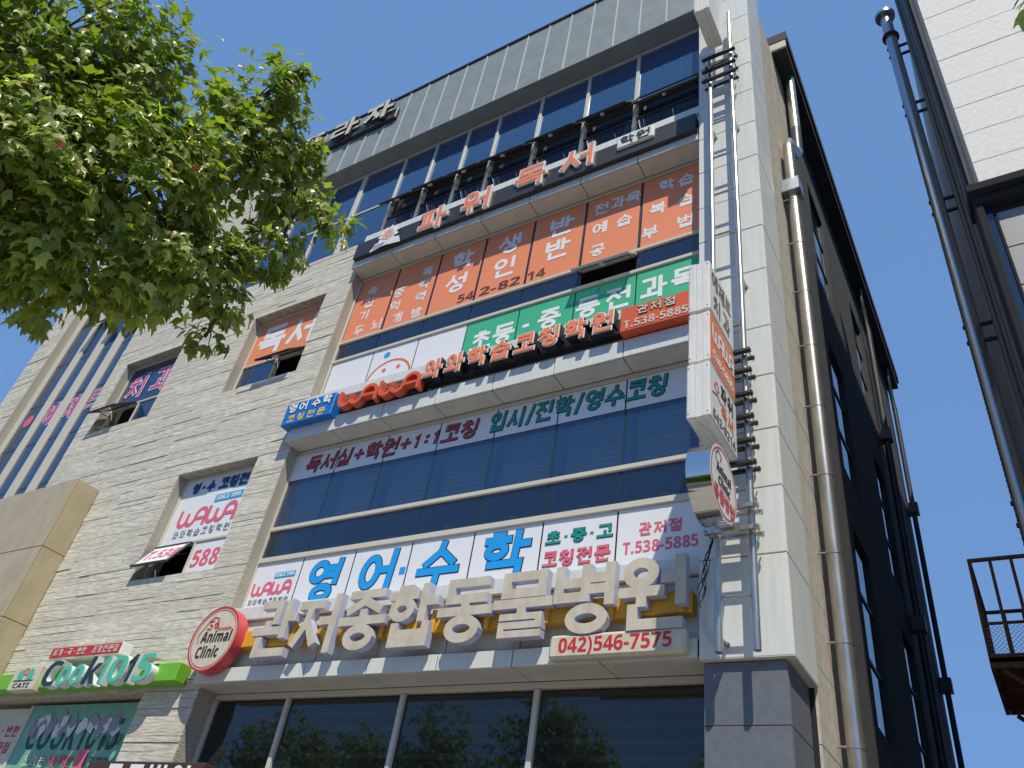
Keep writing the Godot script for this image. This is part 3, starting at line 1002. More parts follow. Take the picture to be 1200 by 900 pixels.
func front_signs() -> void:
	# animal hospital letters
	var s := thing("channel_letter_sign", "large beige channel letters on a yellow rail above the ground floor windows", "sign", Vector3(-3.9, 4.6, -0.02))
	pbox("rail", s, "yellow_rail", Vector3(-7.35, 4.77, -0.14), Vector3(-0.93, 5.0, 0.01), 0.01)
	for i in 8:
		var x := -6.52 + 0.745 * i
		pbox("bracket", s, "yellow_rail", Vector3(x + 0.25, 4.75, 0.0), Vector3(x + 0.31, 5.02, 0.055), 0.004)
	channel_letters(s, "letter_beige", "letter_side", "관저종합동물병원", -6.53, 4.95, 0.75, 0.735, 0.76, 0.108, 0.03, 0.13)
	var p := thing("phone_number_plate", "cream plate with a red telephone number under the beige letters", "sign", Vector3(-1.68, 4.33, 0.0))
	pbox("plate", p, "sign_cream", Vector3(-2.40, 4.335, -0.02), Vector3(-0.95, 4.585, 0.12), 0.03)
	latin(p, "red", "042)546-7575", Vector3(-1.68, 4.465, 0.122), 0.145, 1.2)
	# the round sign
	var r := thing("round_sign", "round cream sign with a red rim reading Animal Clinic in black", "sign", Vector3(-7.62, 4.42, 0.0))
	var c := Vector3(-7.62, 4.87, 0.15)
	var mb := MB.new()
	mb.disc("sign_cream", "rose_red", c, Vector3.BACK, Vector3.RIGHT, Vector3.UP, 0.45, 0.17)
	part(mb, "drum", r)
	mb = MB.new()
	mb.ring("red", c + Vector3(0, 0, 0.004), Vector3.RIGHT, Vector3.UP, 0.425, 0.452)
	mb.ring("red", c + Vector3(0, 0, 0.004), Vector3.RIGHT, Vector3.UP, 0.395, 0.405)
	part(mb, "rim", r)
	latin(r, "black", "Animal", c + Vector3(0.06, 0.02, 0.005), 0.15, 0.58)
	latin(r, "black", "Clinic", c + Vector3(-0.02, -0.19, 0.005), 0.15, 0.44)
	mb = MB.new()
	var zf := Transform3D(Basis.IDENTITY, c + Vector3(0, 0, 0.005))
	mb.ribbon("red", "", [Vector2(-0.30, -0.05), Vector2(-0.32, 0.06), Vector2(-0.25, 0.16), Vector2(-0.2, 0.24), Vector2(-0.12, 0.3), Vector2(-0.04, 0.29), Vector2(0.0, 0.24), Vector2(-0.02, 0.18), Vector2(0.04, 0.12)], 0.008, 0, 0, false, zf)
	mb.ribbon("red", "", [Vector2(-0.1, 0.25), Vector2(-0.17, 0.24), Vector2(-0.16, 0.2), Vector2(-0.1, 0.18), Vector2(-0.12, 0.13), Vector2(-0.19, 0.14)], 0.009, 0, 0.001, false, zf)
	mb.ribbon("red", "", [Vector2(-0.06, 0.2), Vector2(-0.03, 0.14), Vector2(0.02, 0.18), Vector2(-0.01, 0.23)], 0.009, 0, 0.0015, true, zf)
	word(mb, "red", "", "관저동물병원", 0.06, 0.125, 0.044, 0.04, 0.045, 0.007, 0, 0, 0.0, zf)
	part(mb, "emblem", r)
	# second ledge: coaching school
	var b := thing("blue_box_sign", "blue box sign with white and yellow lettering at the end of the middle ledge", "sign", Vector3(-7.5, 8.5, 0))
	pbox("box", b, "blue_box", Vector3(-8.04, 8.52, -0.13), Vector3(-6.93, 8.97, 0.10), 0.012)
	outlined(b, "white", "navy", "영어", -7.86, 8.85, 0.24, 0.2, 0.19, 0.032, 0.104, 0.008)
	outlined(b, "white", "navy", "수학", -7.33, 8.85, 0.24, 0.2, 0.19, 0.032, 0.104, 0.008)
	printed(b, "yellow", "코칭전문", -7.83, 8.63, 0.225, 0.17, 0.15, 0.025, 0.104)
	var wv := thing("word_mark_sign", "orange wavy channel word mark on the middle ledge beside the blue box", "sign", Vector3(-6, 8.55, 0))
	mb = MB.new()
	wave_logo(mb, "orange_red", "orange_red", -6.82, 8.58, 1.66, 0.34, 0.058, 0.0, 0.12)
	part(mb, "letters", wv)
	pbox("rail", wv, "sign_black", Vector3(-6.88, 8.6, -0.148), Vector3(-5.2, 8.86, -0.025))
	var w := thing("channel_letter_sign", "row of orange letters with white edges and black sides on the middle ledge", "sign", Vector3(-3.6, 8.7, 0))
	channel_letters(w, "salmon_orange", "black", "와와학습코칭학원", -4.97, 8.88, 0.402, 0.325, 0.35, 0.05, -0.02, 0.12, "sign_white", 0.02)
	pbox("rail", w, "sign_black", Vector3(-5.15, 8.72, -0.148), Vector3(-1.95, 8.98, -0.025))
	var o := thing("orange_box_sign", "orange box sign with a branch name and telephone number on the middle ledge", "sign", Vector3(-1.42, 8.6, 0))
	pbox("box", o, "orange_red", Vector3(-1.9, 8.6, -0.13), Vector3(-0.93, 9.04, 0.10), 0.012)
	outlined(o, "sign_cream", "black", "관저점", -1.58, 8.92, 0.19, 0.15, 0.15, 0.022, 0.104, 0.006)
	latin(o, "sign_cream", "T.538-5885", Vector3(-1.40, 8.71, 0.106), 0.13, 0.88)
	# third ledge: reading academy
	var k := thing("black_band_sign", "black band sign on the upper ledge with orange letters and an emblem", "sign", Vector3(-4.4, 12.55, 0))
	pbox("band", k, "sign_black", Vector3(-7.9, 12.56, -0.145), Vector3(-0.9, 13.0, 0.055), 0.01)
	for q in [["파", -5.96, 12.83], ["워", -5.0, 12.85], ["독", -3.88, 12.95], ["서", -2.95, 12.95]]:
		mb = MB.new()
		letter(mb, "white", "sign_white", q[0], q[1], q[2], 0.62, 0.57, 0.08, 0.06, 0.10, 0.022)
		letter(mb, "salmon_orange", "", q[0], q[1], q[2], 0.62, 0.57, 0.08, 0.1, 0.108)
		part(mb, "letter", k)
	pbox("name_box", k, "sign_white", Vector3(-2.23, 12.76, 0.01), Vector3(-1.58, 13.07, 0.10), 0.02)
	mb = MB.new()
	word(mb, "black", "", "학원", -2.04, 12.915, 0.28, 0.25, 0.23, 0.036, 0.104, 0.104)
	part(mb, "lettering", k)
	# emblem: a rayed ball over an open book
	mb = MB.new()
	var ec := Vector3(-7.05, 12.88, 0.09)
	for i in 11:
		var a := TAU * i / 11.0 + 0.3
		var d := Vector3(cos(a), sin(a), 0)
		var e := Vector3(-sin(a), cos(a), 0)
		mb.face("white", [ec + d * 0.1 + e * 0.05, ec + d * 0.1 - e * 0.05, ec + d * 0.23 - e * 0.03, ec + d * 0.27 + e * 0.01, ec + d * 0.21 + e * 0.045], ec - Vector3(0, 0, 1))
	mb.disc("pale_rose", "white", ec + Vector3(0, 0, 0.012), Vector3.BACK, Vector3.RIGHT, Vector3.UP, 0.15, 0.07, 24)
	mb.ring("salmon_orange", ec + Vector3(0, 0, 0.015), Vector3.RIGHT, Vector3.UP, 0.05, 0.075, 16)
	mb.face("white", [Vector3(-7.42, 12.5, 0.095), Vector3(-7.04, 12.56, 0.095), Vector3(-7.04, 12.76, 0.095), Vector3(-7.34, 12.7, 0.095)], ec - Vector3(0, 0, 1))
	mb.face("sign_white", [Vector3(-7.03, 12.56, 0.095), Vector3(-6.66, 12.5, 0.095), Vector3(-6.74, 12.7, 0.095), Vector3(-7.03, 12.76, 0.095)], ec - Vector3(0, 0, 1))
	for i in 3:
		mb.box("navy", Vector3(-7.36, 12.55 + i * 0.05, 0.098), Vector3(-7.08, 12.56 + i * 0.05, 0.101))
	part(mb, "emblem", k)
	# roof name
	var z := thing("channel_letter_sign", "pale raised letters on a dark bar along the grey roof fascia", "sign", Vector3(-10, 17.6, 0.0))
	pbox("rail", z, "sign_black", Vector3(-12.3, 17.72, -0.03), Vector3(-8.36, 18.1, 0.06), 0.01)
	channel_letters(z, "sign_cream", "sign_black", "프라자", -11.12, 18.15, 1.12, 0.88, 0.74, 0.135, 0.1, 0.16)
	# food shop sign at the lower left
	var g := thing("green_shop_sign", "green bar sign with mint and dark raised letters reading Cook1015", "sign", Vector3(-10.5, 4.3, -0.1))
	pbox("bar", g, "light_green", Vector3(-13.15, 4.36, -0.16), Vector3(-8.25, 4.62, 0.05), 0.012)
	pbox("logo_board", g, "sign_cream", Vector3(-12.2, 4.31, -0.02), Vector3(-11.5, 4.69, 0.14), 0.01)
	mb = MB.new()
	mb.ring("mint", Vector3(-11.98, 4.55, 0.146), Vector3.RIGHT, Vector3.UP, 0.0, 0.09, 16)
	mb.ring("mint", Vector3(-11.72, 4.55, 0.146), Vector3.RIGHT, Vector3.UP, 0.0, 0.09, 16)
	mb.ring("orange", Vector3(-11.85, 4.6, 0.148), Vector3.RIGHT, Vector3.UP, 0.03, 0.06, 16)
	mb.box("dark_green", Vector3(-12.12, 4.45, 0.141), Vector3(-11.58, 4.465, 0.146))
	part(mb, "logo", g)
	latin(g, "dark_green", "CATI", Vector3(-11.85, 4.38, 0.143), 0.075, 0.44)
	var px := -11.28
	for q in [["C", "dark_green", 0.36], ["o", "mint", 0.27], ["o", "mint", 0.27], ["k", "dark_green", 0.3], ["1", "mint", 0.16], ["0", "mint", 0.36], ["1", "dark_green", 0.16], ["5", "mint", 0.34]]:
		latin(g, "white", q[0], Vector3(px + q[2] * 0.5, 4.52, 0.10), 0.40, q[2] + 0.03, Basis.IDENTITY, 0.12, "letter", false, 0.12)
		latin(g, q[1], q[0], Vector3(px + q[2] * 0.5, 4.52, 0.165), 0.38, q[2], Basis.IDENTITY, 0.012, "lettering", false, 0.12)
		px += q[2] + 0.055
	var rb := thing("red_box_sign", "small red box sign with white lettering above the Cook1015 letters", "sign", Vector3(-10.7, 4.8, 0.0))
	pbox("box", rb, "white", Vector3(-11.53, 4.80, -0.1), Vector3(-9.72, 4.98, 0.085), 0.008)
	pbox("face", rb, "red", Vector3(-11.52, 4.81, 0.086), Vector3(-9.74, 4.97, 0.095))
	printed(rb, "sign_cream", "찌개·국·반찬", -11.38, 4.89, 0.125, 0.11, 0.11, 0.017, 0.1)
	printed(rb, "sign_cream", "포장전문점", -10.36, 4.89, 0.132, 0.115, 0.11, 0.017, 0.1)
	var br := thing("brown_board_sign", "dark brown signboard with white letters at the bottom edge below the shop window", "sign", Vector3(-7.85, 2.75, 0.2))
	pbox("board", br, "brown_board", Vector3(-8.95, 2.72, 0.12), Vector3(-6.72, 3.27, 0.3), 0.01)
	printed(br, "white", "동물병원", -8.35, 3.035, 0.42, 0.34, 0.4, 0.06, 0.304)
	for x in [-8.6, -7.1]:
		pbox("bracket", br, "black_metal", Vector3(x, 2.9, -0.5), Vector3(x + 0.05, 3.0, 0.118))


func sheet(label: String, k: String, x0: float, x1: float, y0: float, y1: float, z: float, group := "") -> Node3D:
	var t := thing("window_poster", label, "poster", Vector3((x0 + x1) * 0.5, y0, z), group)
	pbox("sheet", t, k, Vector3(x0, y0, z), Vector3(x1, y1, z + 0.003))
	return t


func posters() -> void:
	var z := ZG + 0.014
	var zp := z + 0.006
	# orange row of the second floor
	var o := []
	var lab := ["orange window poster with white lettering next to the pale stone pier", "orange window poster second from the stone pier with white lettering", "orange window poster with two large white letters and the number's start", "orange window poster with two large white letters and middle of the number", "orange window poster with two large white letters and the number's end", "orange window poster with three rows of white letters left of the last one", "orange window poster with white letters beside the grey panel column"]
	for i in 7:
		o.append(sheet(lab[i], "poster_orange", BX[i] + 0.055, BX[i + 1] + (0.005 if i < 6 else -0.01), 10.73, 12.31, z, "orange posters of the second floor"))
	for q in [[0, "속", -7.52, 11.95], [1, "독", -6.2, 11.95], [0, "집", -7.5, 11.62], [1, "중", -6.78, 11.62], [1, "력", -6.2, 11.62], [0, "기", -7.52, 11.3], [1, "억", -6.78, 11.28], [1, "력", -6.2, 11.3], [0, "두", -7.53, 10.92], [0, "뇌", -7.1, 10.94], [1, "개", -6.63, 10.93], [1, "발", -6.18, 10.9]]:
		printed(o[q[0]], "white", q[1], q[2], q[3], 0.3, 0.24, 0.25, 0.033, zp)
	for q in [[2, "학", -5.4, 11.93], [2, "성", -5.42, 11.34], [3, "생", -4.4, 11.91], [3, "인", -4.41, 11.34], [4, "반", -3.38, 11.91], [4, "반", -3.4, 11.36]]:
		printed(o[q[0]], "white", q[1], q[2], q[3], 0.5, 0.46, 0.46, 0.068, zp)
	for q in [[2, "54", -5.13], [3, "2-82", -4.44], [4, "14", -3.74]]:
		latin(o[q[0]], "brown_text", q[1], Vector3(q[2], 10.89, zp), 0.19, 0.34 if q[1].length() == 2 else 0.8)
	for q in [[5, "전", -2.65, 12.0], [5, "과", -2.36, 12.02], [5, "목", -2.09, 12.02], [6, "학", -1.52, 12.03], [6, "습", -1.2, 12.0], [5, "예", -2.65, 11.53], [5, "습", -2.22, 11.52], [6, "복", -1.66, 11.52], [6, "습", -1.2, 11.51], [5, "공", -2.65, 11.0], [6, "부", -1.77, 11.02], [6, "법", -1.2, 11.02]]:
		printed(o[q[0]], "white", q[1], q[2], q[3], 0.3, 0.26, 0.27, 0.038, zp)
	# lower row of the second floor
	var gx := [-7.89, -6.92, -5.93, -4.93, -3.93, -2.94, -1.94, -0.89]
	var glab := ["plain white window sheet above the blue box sign", "white window sheet with an orange arc and blue dot print", "plain white window sheet left of the green posters", "green window poster with white letters, next to a white sheet", "green window poster second from the white sheets", "green window poster below the open awning pane", "green window poster beside the grey panel column"]
	var gs := []
	for i in 7:
		gs.append(sheet(glab[i], "poster_white" if i < 3 else "poster_green", gx[i] + 0.01, gx[i + 1] - 0.01, 9.2, 10.195, z, "lower posters of the second floor"))
	var arc := []
	for i in 13:
		var a := PI * (0.08 + 0.84 * i / 12.0)
		arc.append(Vector2(-6.42 - 0.47 * cos(a), 9.45 + 0.42 * sin(a)))
	var mb := MB.new()
	mb.ribbon("orange", "", arc, 0.02, 0, zp, false, Transform3D.IDENTITY)
	mb.ring("sky_blue", Vector3(-6.58, 10.03, zp), Vector3.RIGHT, Vector3.UP, 0.0, 0.07, 20)
	mb.ring("orange", Vector3(-6.55, 9.68, zp), Vector3.RIGHT, Vector3.UP, 0.0, 0.045, 16)
	mb.ring("orange", Vector3(-6.24, 9.68, zp), Vector3.RIGHT, Vector3.UP, 0.0, 0.045, 16)
	part(mb, "logo", gs[1])
	for q in [[3, "초", -4.58, 9.72], [3, "등", -4.16, 9.74], [4, "·", -3.76, 9.77], [4, "중", -3.35, 9.78], [5, "등", -2.7, 9.79], [5, "전", -2.2, 9.79], [6, "과", -1.66, 9.8], [6, "목", -1.2, 9.82]]:
		printed(gs[q[0]], "white", q[1], q[2], q[3], 0.4, 0.4, 0.42, 0.065, zp)
	# white strip of the first floor
	var slab := ["white lettering strip next to the stone pier above the blue panes", "second white lettering strip from the stone pier above the blue panes", "third white lettering strip from the stone pier above the blue panes", "middle white lettering strip above the blue panes", "white lettering strip with a slash between green letters", "second white lettering strip from the panel column with green letters", "white lettering strip with green letters beside the panel column"]
	var st := []
	for i in 7:
		st.append(sheet(slab[i], "poster_white", BX[i] + 0.01, BX[i + 1] - 0.012, 7.72, 8.205, z, "white lettering strips of the first floor"))
	var xx := -7.5
	for q in ["독", "서", "실", "+", "학", "원", "+", "1", ":", "1", "코", "칭"]:
		var pw: float = {"+": 0.25, "1": 0.19, ":": 0.16}.get(q, 0.338)
		var at: float = xx + pw * 0.5 - 0.15
		var idx := 0
		while idx < 6 and at > BX[idx + 1]:
			idx += 1
		outlined(st[idx], "maroon", "black", q, at, 7.965, 0.3, pw - 0.035, 0.32 if pw > 0.25 else 0.23, 0.042, zp, 0.01, 0.12)
		xx += pw
	xx = -3.93
	for q in ["입", "시", "/", "진", "학", "/", "영", "수", "코", "칭"]:
		var pw: float = {"/": 0.15}.get(q, 0.30)
		var at: float = xx + pw * 0.5 - 0.15
		var idx := 0
		while idx < 6 and at > BX[idx + 1]:
			idx += 1
		outlined(st[idx], "teal", "black", q, at, 7.985, 0.3, pw - 0.03, 0.33, 0.042, zp, 0.01, 0.12)
		xx += pw
	# big white posters of the first floor
	var blab := ["white window poster with a pink wavy word mark next to the stone pier", "white window poster with one big blue letter of rings", "white window poster with a big blue letter and a square dot", "white window poster with a big blue letter like a roof", "white window poster with a big blue letter left of the small print poster", "white window poster with teal and pink small lettering", "white window poster with a rose telephone number by the column"]
	var bs := []
	for i in 7:
		bs.append(sheet(blab[i], "poster_white", BX[i] + 0.01, BX[i + 1] - 0.012, 5.25, 6.24, z, "white posters of the first floor"))
	pbox("tag", bs[0], "sky_blue", Vector3(-7.48, 5.97, zp), Vector3(-7.06, 6.06, zp + 0.002))
	latin(bs[0], "white", "SINCE 1995", Vector3(-7.27, 6.015, zp + 0.006), 0.055, 0.38)
	mb = MB.new()
	wave_logo(mb, "pink", "", -7.88, 5.71, 0.82, 0.22, 0.045, zp, zp)
	part(mb, "lettering", bs[0])
	printed(bs[0], "grey_text", "와와학습코칭학원", -7.82, 5.62, 0.104, 0.085, 0.09, 0.011, zp)
	for q in [[1, "영", -6.45, 5.83, 0.62], [2, "어", -5.47, 5.85, 0.62], [3, "수", -4.45, 5.86, 0.66], [4, "학", -3.45, 5.86, 0.68]]:
		outlined(bs[q[0]], "blue", "black", q[1], q[2], q[3], 0.8, q[4], 0.64, 0.098, zp, 0.012, 0.08)
	pbox("dot", bs[2], "blue", Vector3(-5.09, 5.78, zp), Vector3(-4.995, 5.88, zp + 0.002))
	outlined(bs[5], "teal", "black", "초", -2.8, 6.0, 0.3, 0.2, 0.18, 0.03, zp, 0.006)
	outlined(bs[5], "teal", "black", "중", -2.46, 6.0, 0.3, 0.2, 0.18, 0.03, zp, 0.006)
	outlined(bs[5], "teal", "black", "고", -2.12, 6.0, 0.3, 0.2, 0.18, 0.03, zp, 0.006)
	printed(bs[5], "teal", "··", -2.63, 6.0, 0.34, 0.1, 0.12, 0.035, zp)
	outlined(bs[5], "pink", "maroon", "코칭전문", -2.81, 5.72, 0.226, 0.19, 0.2, 0.03, zp, 0.006)
	printed(bs[6], "pink", "관저점", -1.62, 5.96, 0.18, 0.15, 0.16, 0.026, zp)
	latin(bs[6], "pink", "T.538-5885", Vector3(-1.44, 5.74, zp), 0.14, 0.88)
	# posters in the stone wall's windows
	var a := sheet("white poster with wavy pink word mark filling the window in the stone wall", "poster_white", -10.7, -8.73, 6.905, 8.185, z)
	outlined(a, "navy", "sky_blue", "영·수", -10.36, 8.0, 0.2, 0.2, 0.22, 0.045, zp, 0.008)
	outlined(a, "navy", "sky_blue", "코칭전문", -9.62, 8.0, 0.25, 0.23, 0.24, 0.045, zp, 0.008)
	pbox("tag", a, "sky_blue", Vector3(-9.7, 7.62, zp), Vector3(-9.0, 7.77, zp + 0.002))
	latin(a, "white", "SINCE 1995", Vector3(-9.35, 7.695, zp + 0.006), 0.085, 0.6)
	mb = MB.new()
	wave_logo(mb, "pink", "", -10.5, 7.2, 1.5, 0.38, 0.075, zp, zp)
	part(mb, "lettering", a)
	printed(a, "grey_text", "와와학습코칭학원", -10.38, 7.07, 0.185, 0.14, 0.15, 0.018, zp)
	var n := sheet("small white poster with pink digits below the wavy word mark poster", "poster_white", -9.69, -8.73, 6.22, 6.845, z)
	latin(n, "pink", "5885", Vector3(-9.2, 6.53, zp), 0.3, 0.86)
	# the same number's start on the open sash
	var xf := Transform3D(Basis(Vector3.RIGHT, -0.55), Vector3(0, 6.845, ZG + 0.07))
	var sn := thing("sash_lettering", "pink digits on the tilted white awning sash in the stone wall", "lettering", xf * Vector3(-10.2, -0.3, 0.01))
	latin(sn, "pink", "T.538", xf * Vector3(-10.2, -0.29, 0.008), 0.26, 0.8, xf.basis)
	var r := sheet("orange poster with two big white letters in the stone wall's window", "poster_orange", -10.57, -8.65, 10.915, 12.045, z)
	printed(r, "white", "독서", -10.05, 11.5, 0.86, 0.76, 0.78, 0.12, zp)
	var d := thing("window_lettering", "pink outlined letters on the dark blue pane of the stone wall's far window", "lettering", Vector3(-13.9, 11.1, z))
	outlined(d, "magenta", "white", "치과", -14.38, 11.45, 0.88, 0.62, 0.66, 0.08, zp, 0.03)
	var e := thing("window_lettering", "pink letters spread over the tall stair windows between the cream fins", "lettering", Vector3(-17.4, 11.2, z - 0.02))
	for q in [["에", -18.0], ["제", -17.08], ["르", -16.2]]:
		outlined(e, "magenta", "white", q[0], q[1], 11.55, 0.5, 0.40, 0.66, 0.055, z - 0.018, 0.025)
	var dm := MB.new()
	dm.ring("pink", Vector3(-18.98, 11.55, z - 0.018), Vector3.RIGHT, Vector3.UP, 0.0, 0.19, 24)
	part(dm, "dot", e)
	# food shop poster behind the ground floor window
	var v := sheet("green poster with torn grey letters in the food shop window", "poster_mint", -12.1, -9.16, 0.6, 4.24, z)
	latin(v, "dark_green", "COOK1015", Vector3(-10.75, 3.78, z + 0.005), 0.42, 2.3)
	mb = MB.new()
	for i in 40:
		var q := Vector2(rng.randf_range(-11.85, -9.75), rng.randf_range(3.84, 4.02))
		var p := []
		for j in 7:
			var ang := TAU * j / 7.0
			p.append(Vector3(q.x + cos(ang) * rng.randf_range(0.04, 0.14), q.y + sin(ang) * rng.randf_range(0.04, 0.17), zp + i * 0.0003))
		mb.face("mauve_text" if i % 3 else "blind", p, Vector3(q.x, q.y, -5))
	part(mb, "print", v)
	printed(v, "sign_cream", "오려는", -11.6, 3.42, 0.2, 0.17, 0.17, 0.02, zp + 0.02)
	latin(v, "rose_red", "10~15", Vector3(-10.82, 3.42, zp + 0.02), 0.15, 0.40)
	printed(v, "rose_red", "분", -10.52, 3.42, 0.2, 0.16, 0.16, 0.02, zp + 0.02)
	printed(v, "dark_green", "습니다", -9.9, 3.72, 0.18, 0.15, 0.16, 0.02, zp + 0.02)
	printed(v, "dark_green", "간편합니다", -9.98, 3.4, 0.18, 0.15, 0.16, 0.02, zp + 0.02)
	pbox("badge", v, "pink", Vector3(-10.36, 3.28, zp + 0.014), Vector3(-10.14, 3.58, zp + 0.018))
	var y := sheet("cream poster with red lettering beside the green food shop poster", "sign_cream", -13.6, -12.2, 0.6, 4.2, z)
	printed(y, "red", "국·반찬", -12.9, 3.85, 0.19, 0.16, 0.17, 0.024, zp)
	printed(y, "red", "전문점", -12.76, 3.6, 0.19, 0.16, 0.17, 0.024, zp)
	pbox("mullion", y, "frame_light", Vector3(-12.19, 0.6, z - 0.06), Vector3(-12.11, 4.24, z + 0.02))


# ------------------------------------------------------------------ ladder frame and projecting signs
func projecting() -> void:
	var ladder := thing("sign_ladder", "stainless ladder frame fixed to the grey panel column carrying the projecting signs", "ladder", Vector3(-0.42, 4.27, 0.2))
	var mb := MB.new()
	mb.tube("steel", [Vector3(-0.595, 4.27, 0.22), Vector3(-0.595, 14.15, 0.22)], 0.036, 14)
	part(mb, "rail", ladder)
	mb = MB.new()
	mb.tube("steel", [Vector3(-0.255, 4.27, 0.22), Vector3(-0.255, 15.3, 0.22)], 0.036, 14)
	part(mb, "rail", ladder)
	var y := 4.78
	while y < 14.0:
		mb = MB.new()
		mb.tube("steel", [Vector3(-0.56, y, 0.22), Vector3(-0.29, y, 0.22)], 0.018, 8)
		part(mb, "rung", ladder)
		y += 0.83
	for yy in [4.42, 8.9, 12.2]:
		for x in ([-0.595] if yy < 5.0 else [-0.595, -0.255]):
			mb = MB.new()
			mb.tube("steel", [Vector3(x, yy, 0.0), Vector3(x, yy, 0.19)], 0.02, 8)
			mb.disc("steel", "steel", Vector3(x, yy, 0.012), Vector3.BACK, Vector3.RIGHT, Vector3.UP, 0.032, 0.01, 16)
			part(mb, "bracket", ladder)
	for q in [[5.42, "steel"], [5.66, "steel"], [6.15, "black_metal"], [6.42, "black_metal"], [6.72, "black_metal"], [7.02, "black_metal"], [7.34, "black_metal"], [7.62, "black_metal"], [13.35, "black_metal"], [13.62, "black_metal"], [13.98, "black_metal"]]:
		var c := piece("clamp", ladder)
		pbox("bar", c, q[1], Vector3(-0.70, q[0] - 0.022, 0.27), Vector3(-0.16, q[0] + 0.022, 0.325), 0.004)
		pbox("bar", c, q[1], Vector3(-0.70, q[0] - 0.022, 0.135), Vector3(-0.16, q[0] + 0.022, 0.172), 0.004)
		for x in [-0.67, -0.19]:
			mb = MB.new()
			mb.tube("steel", [Vector3(x, q[0], 0.09), Vector3(x, q[0], 0.37)], 0.009, 6)
			mb.disc("steel", "steel", Vector3(x, q[0], 0.345), Vector3.BACK, Vector3.RIGHT, Vector3.UP, 0.018, 0.018, 6)
			part(mb, "bolt", c)
	# text on faces that look along +x: the sign's own x runs to -z
	var side := func(x: float, yy: float, z: float) -> Transform3D:
		return Transform3D(Basis(Vector3(0, 0, -1), Vector3(0, 1, 0), Vector3(1, 0, 0)), Vector3(x, yy, z))
	var boxes := [
		["white projecting box sign with dark grey letters, topmost of the stacked three", 7.57, 8.29, "sign_white"],
		["projecting box sign with an orange face and white word mark", 6.87, 7.53, "salmon_orange"],
		["white projecting box sign with black and orange letters above the round sign", 6.16, 6.82, "sign_white"],
		["white projecting box sign near the roof at the ladder's top", 14.1, 15.6, "sign_white"]]
	for i in 4:
		var b: Array = boxes[i]
		var s := thing("projecting_sign", b[0], "sign", Vector3(-0.44, b[1], 0.7), "signs projecting from the ladder")
		var zf := 1.14 + (0.03 if i == 2 else 0.0)
		if i == 3:
			zf = 1.05
		var y0: float = b[1]
		var y1: float = b[2]
		# three folded-metal trays side by side make the edge
		for k in 3:
			var xa := -0.555 + 0.075 * k
			pbox("casing", s, "sign_white", Vector3(xa, y0, 0.36), Vector3(xa + 0.0735, y1, zf - (0.006 if k == 1 else 0.0)), 0.006)
		pbox("face", s, b[3], Vector3(-0.331, y0 + 0.012, 0.375), Vector3(-0.325, y1 - 0.012, zf - 0.012))
		pbox("face", s, b[3], Vector3(-0.561, y0 + 0.012, 0.375), Vector3(-0.556, y1 - 0.012, zf - 0.012))
		for yy in [y0 + 0.05, y1 - 0.05]:
			for xx in [-0.54, -0.35]:
				pbox("screw", s, "grey_text", Vector3(xx - 0.006, yy - 0.006, zf), Vector3(xx + 0.006, yy + 0.006, zf + 0.003))
		var xf: Transform3D = side.call(-0.322, (y0 + y1) * 0.5, (0.36 + zf) * 0.5)
		mb = MB.new()
		if i == 0:
			word(mb, "grey_text", "", "에제르", -0.23, 0.17, 0.22, 0.19, 0.24, 0.035, 0, 0, 0.0, xf)
			word(mb, "grey_text", "", "치과", -0.16, -0.16, 0.3, 0.22, 0.26, 0.035, 0, 0, 0.0, xf)
		elif i == 1:
			wave_logo(mb, "white", "", -0.34, -0.02, 0.68, 0.24, 0.05, 0, 0, xf)
			latin(s, "white", "538-5885", xf * Vector3(0, -0.2, 0.0), 0.1, 0.62, xf.basis)
		elif i == 2:
			word(mb, "black", "", "파워", 0.0, 0.18, 0.2, 0.17, 0.19, 0.03, 0, 0, 0.0, xf)
			word(mb, "orange", "", "독서", 0.0, -0.05, 0.2, 0.17, 0.19, 0.03, 0, 0, 0.0, xf)
			mb.ribbon("grey_text", "", [Vector2(-0.33, 0.0), Vector2(-0.18, 0.05), Vector2(-0.1, 0.0)], 0.01, 0, 0, false, xf)
			mb.ribbon("pink", "", [Vector2(-0.28, 0.12), Vector2(-0.2, 0.2), Vector2(-0.14, 0.12), Vector2(-0.2, 0.08)], 0.01, 0, 0, true, xf)
			latin(s, "grey_text", "542-8214", xf * Vector3(0, -0.24, 0.0), 0.1, 0.66, xf.basis)
		if mb.v.size() > 0:
			part(mb, "lettering", s)
		if i == 2:
			mb = MB.new()
			mb.tube("cable_white", [Vector3(-0.46, y0 - 0.005, zf - 0.1), Vector3(-0.43, y0 - 0.012, 0.9), Vector3(-0.40, y0 - 0.05, 0.7), Vector3(-0.41, y0 - 0.16, 0.55)], 0.009, 6)
			part(mb, "cable", s)
	var r := thing("projecting_sign", "round chrome-edged projecting sign lettered Animal Clinic in black and red", "sign", Vector3(-0.44, 5.24, 0.8), "signs projecting from the ladder")
	var c := Vector3(-0.33, 5.62, 0.80)
	mb = MB.new()
	mb.disc("sign_white", "chrome", c, Vector3.RIGHT, Vector3.FORWARD, Vector3.UP, 0.375, 0.23, 64)
	part(mb, "drum", r)
	mb = MB.new()
	mb.ring("rose_red", c + Vector3(0.003, 0, 0), Vector3.FORWARD, Vector3.UP, 0.335, 0.352)
	part(mb, "rim", r)
	var xr: Transform3D = side.call(c.x + 0.004, c.y, c.z)
	latin(r, "black", "Animal", xr * Vector3(0, 0.09, 0), 0.1, 0.4, xr.basis)
	latin(r, "black", "Clinic", xr * Vector3(0, -0.04, 0), 0.09, 0.32, xr.basis)
	mb = MB.new()
	word(mb, "rose_red", "", "동물병원", -0.21, -0.19, 0.14, 0.13, 0.15, 0.026, 0, 0, 0.0, xr)
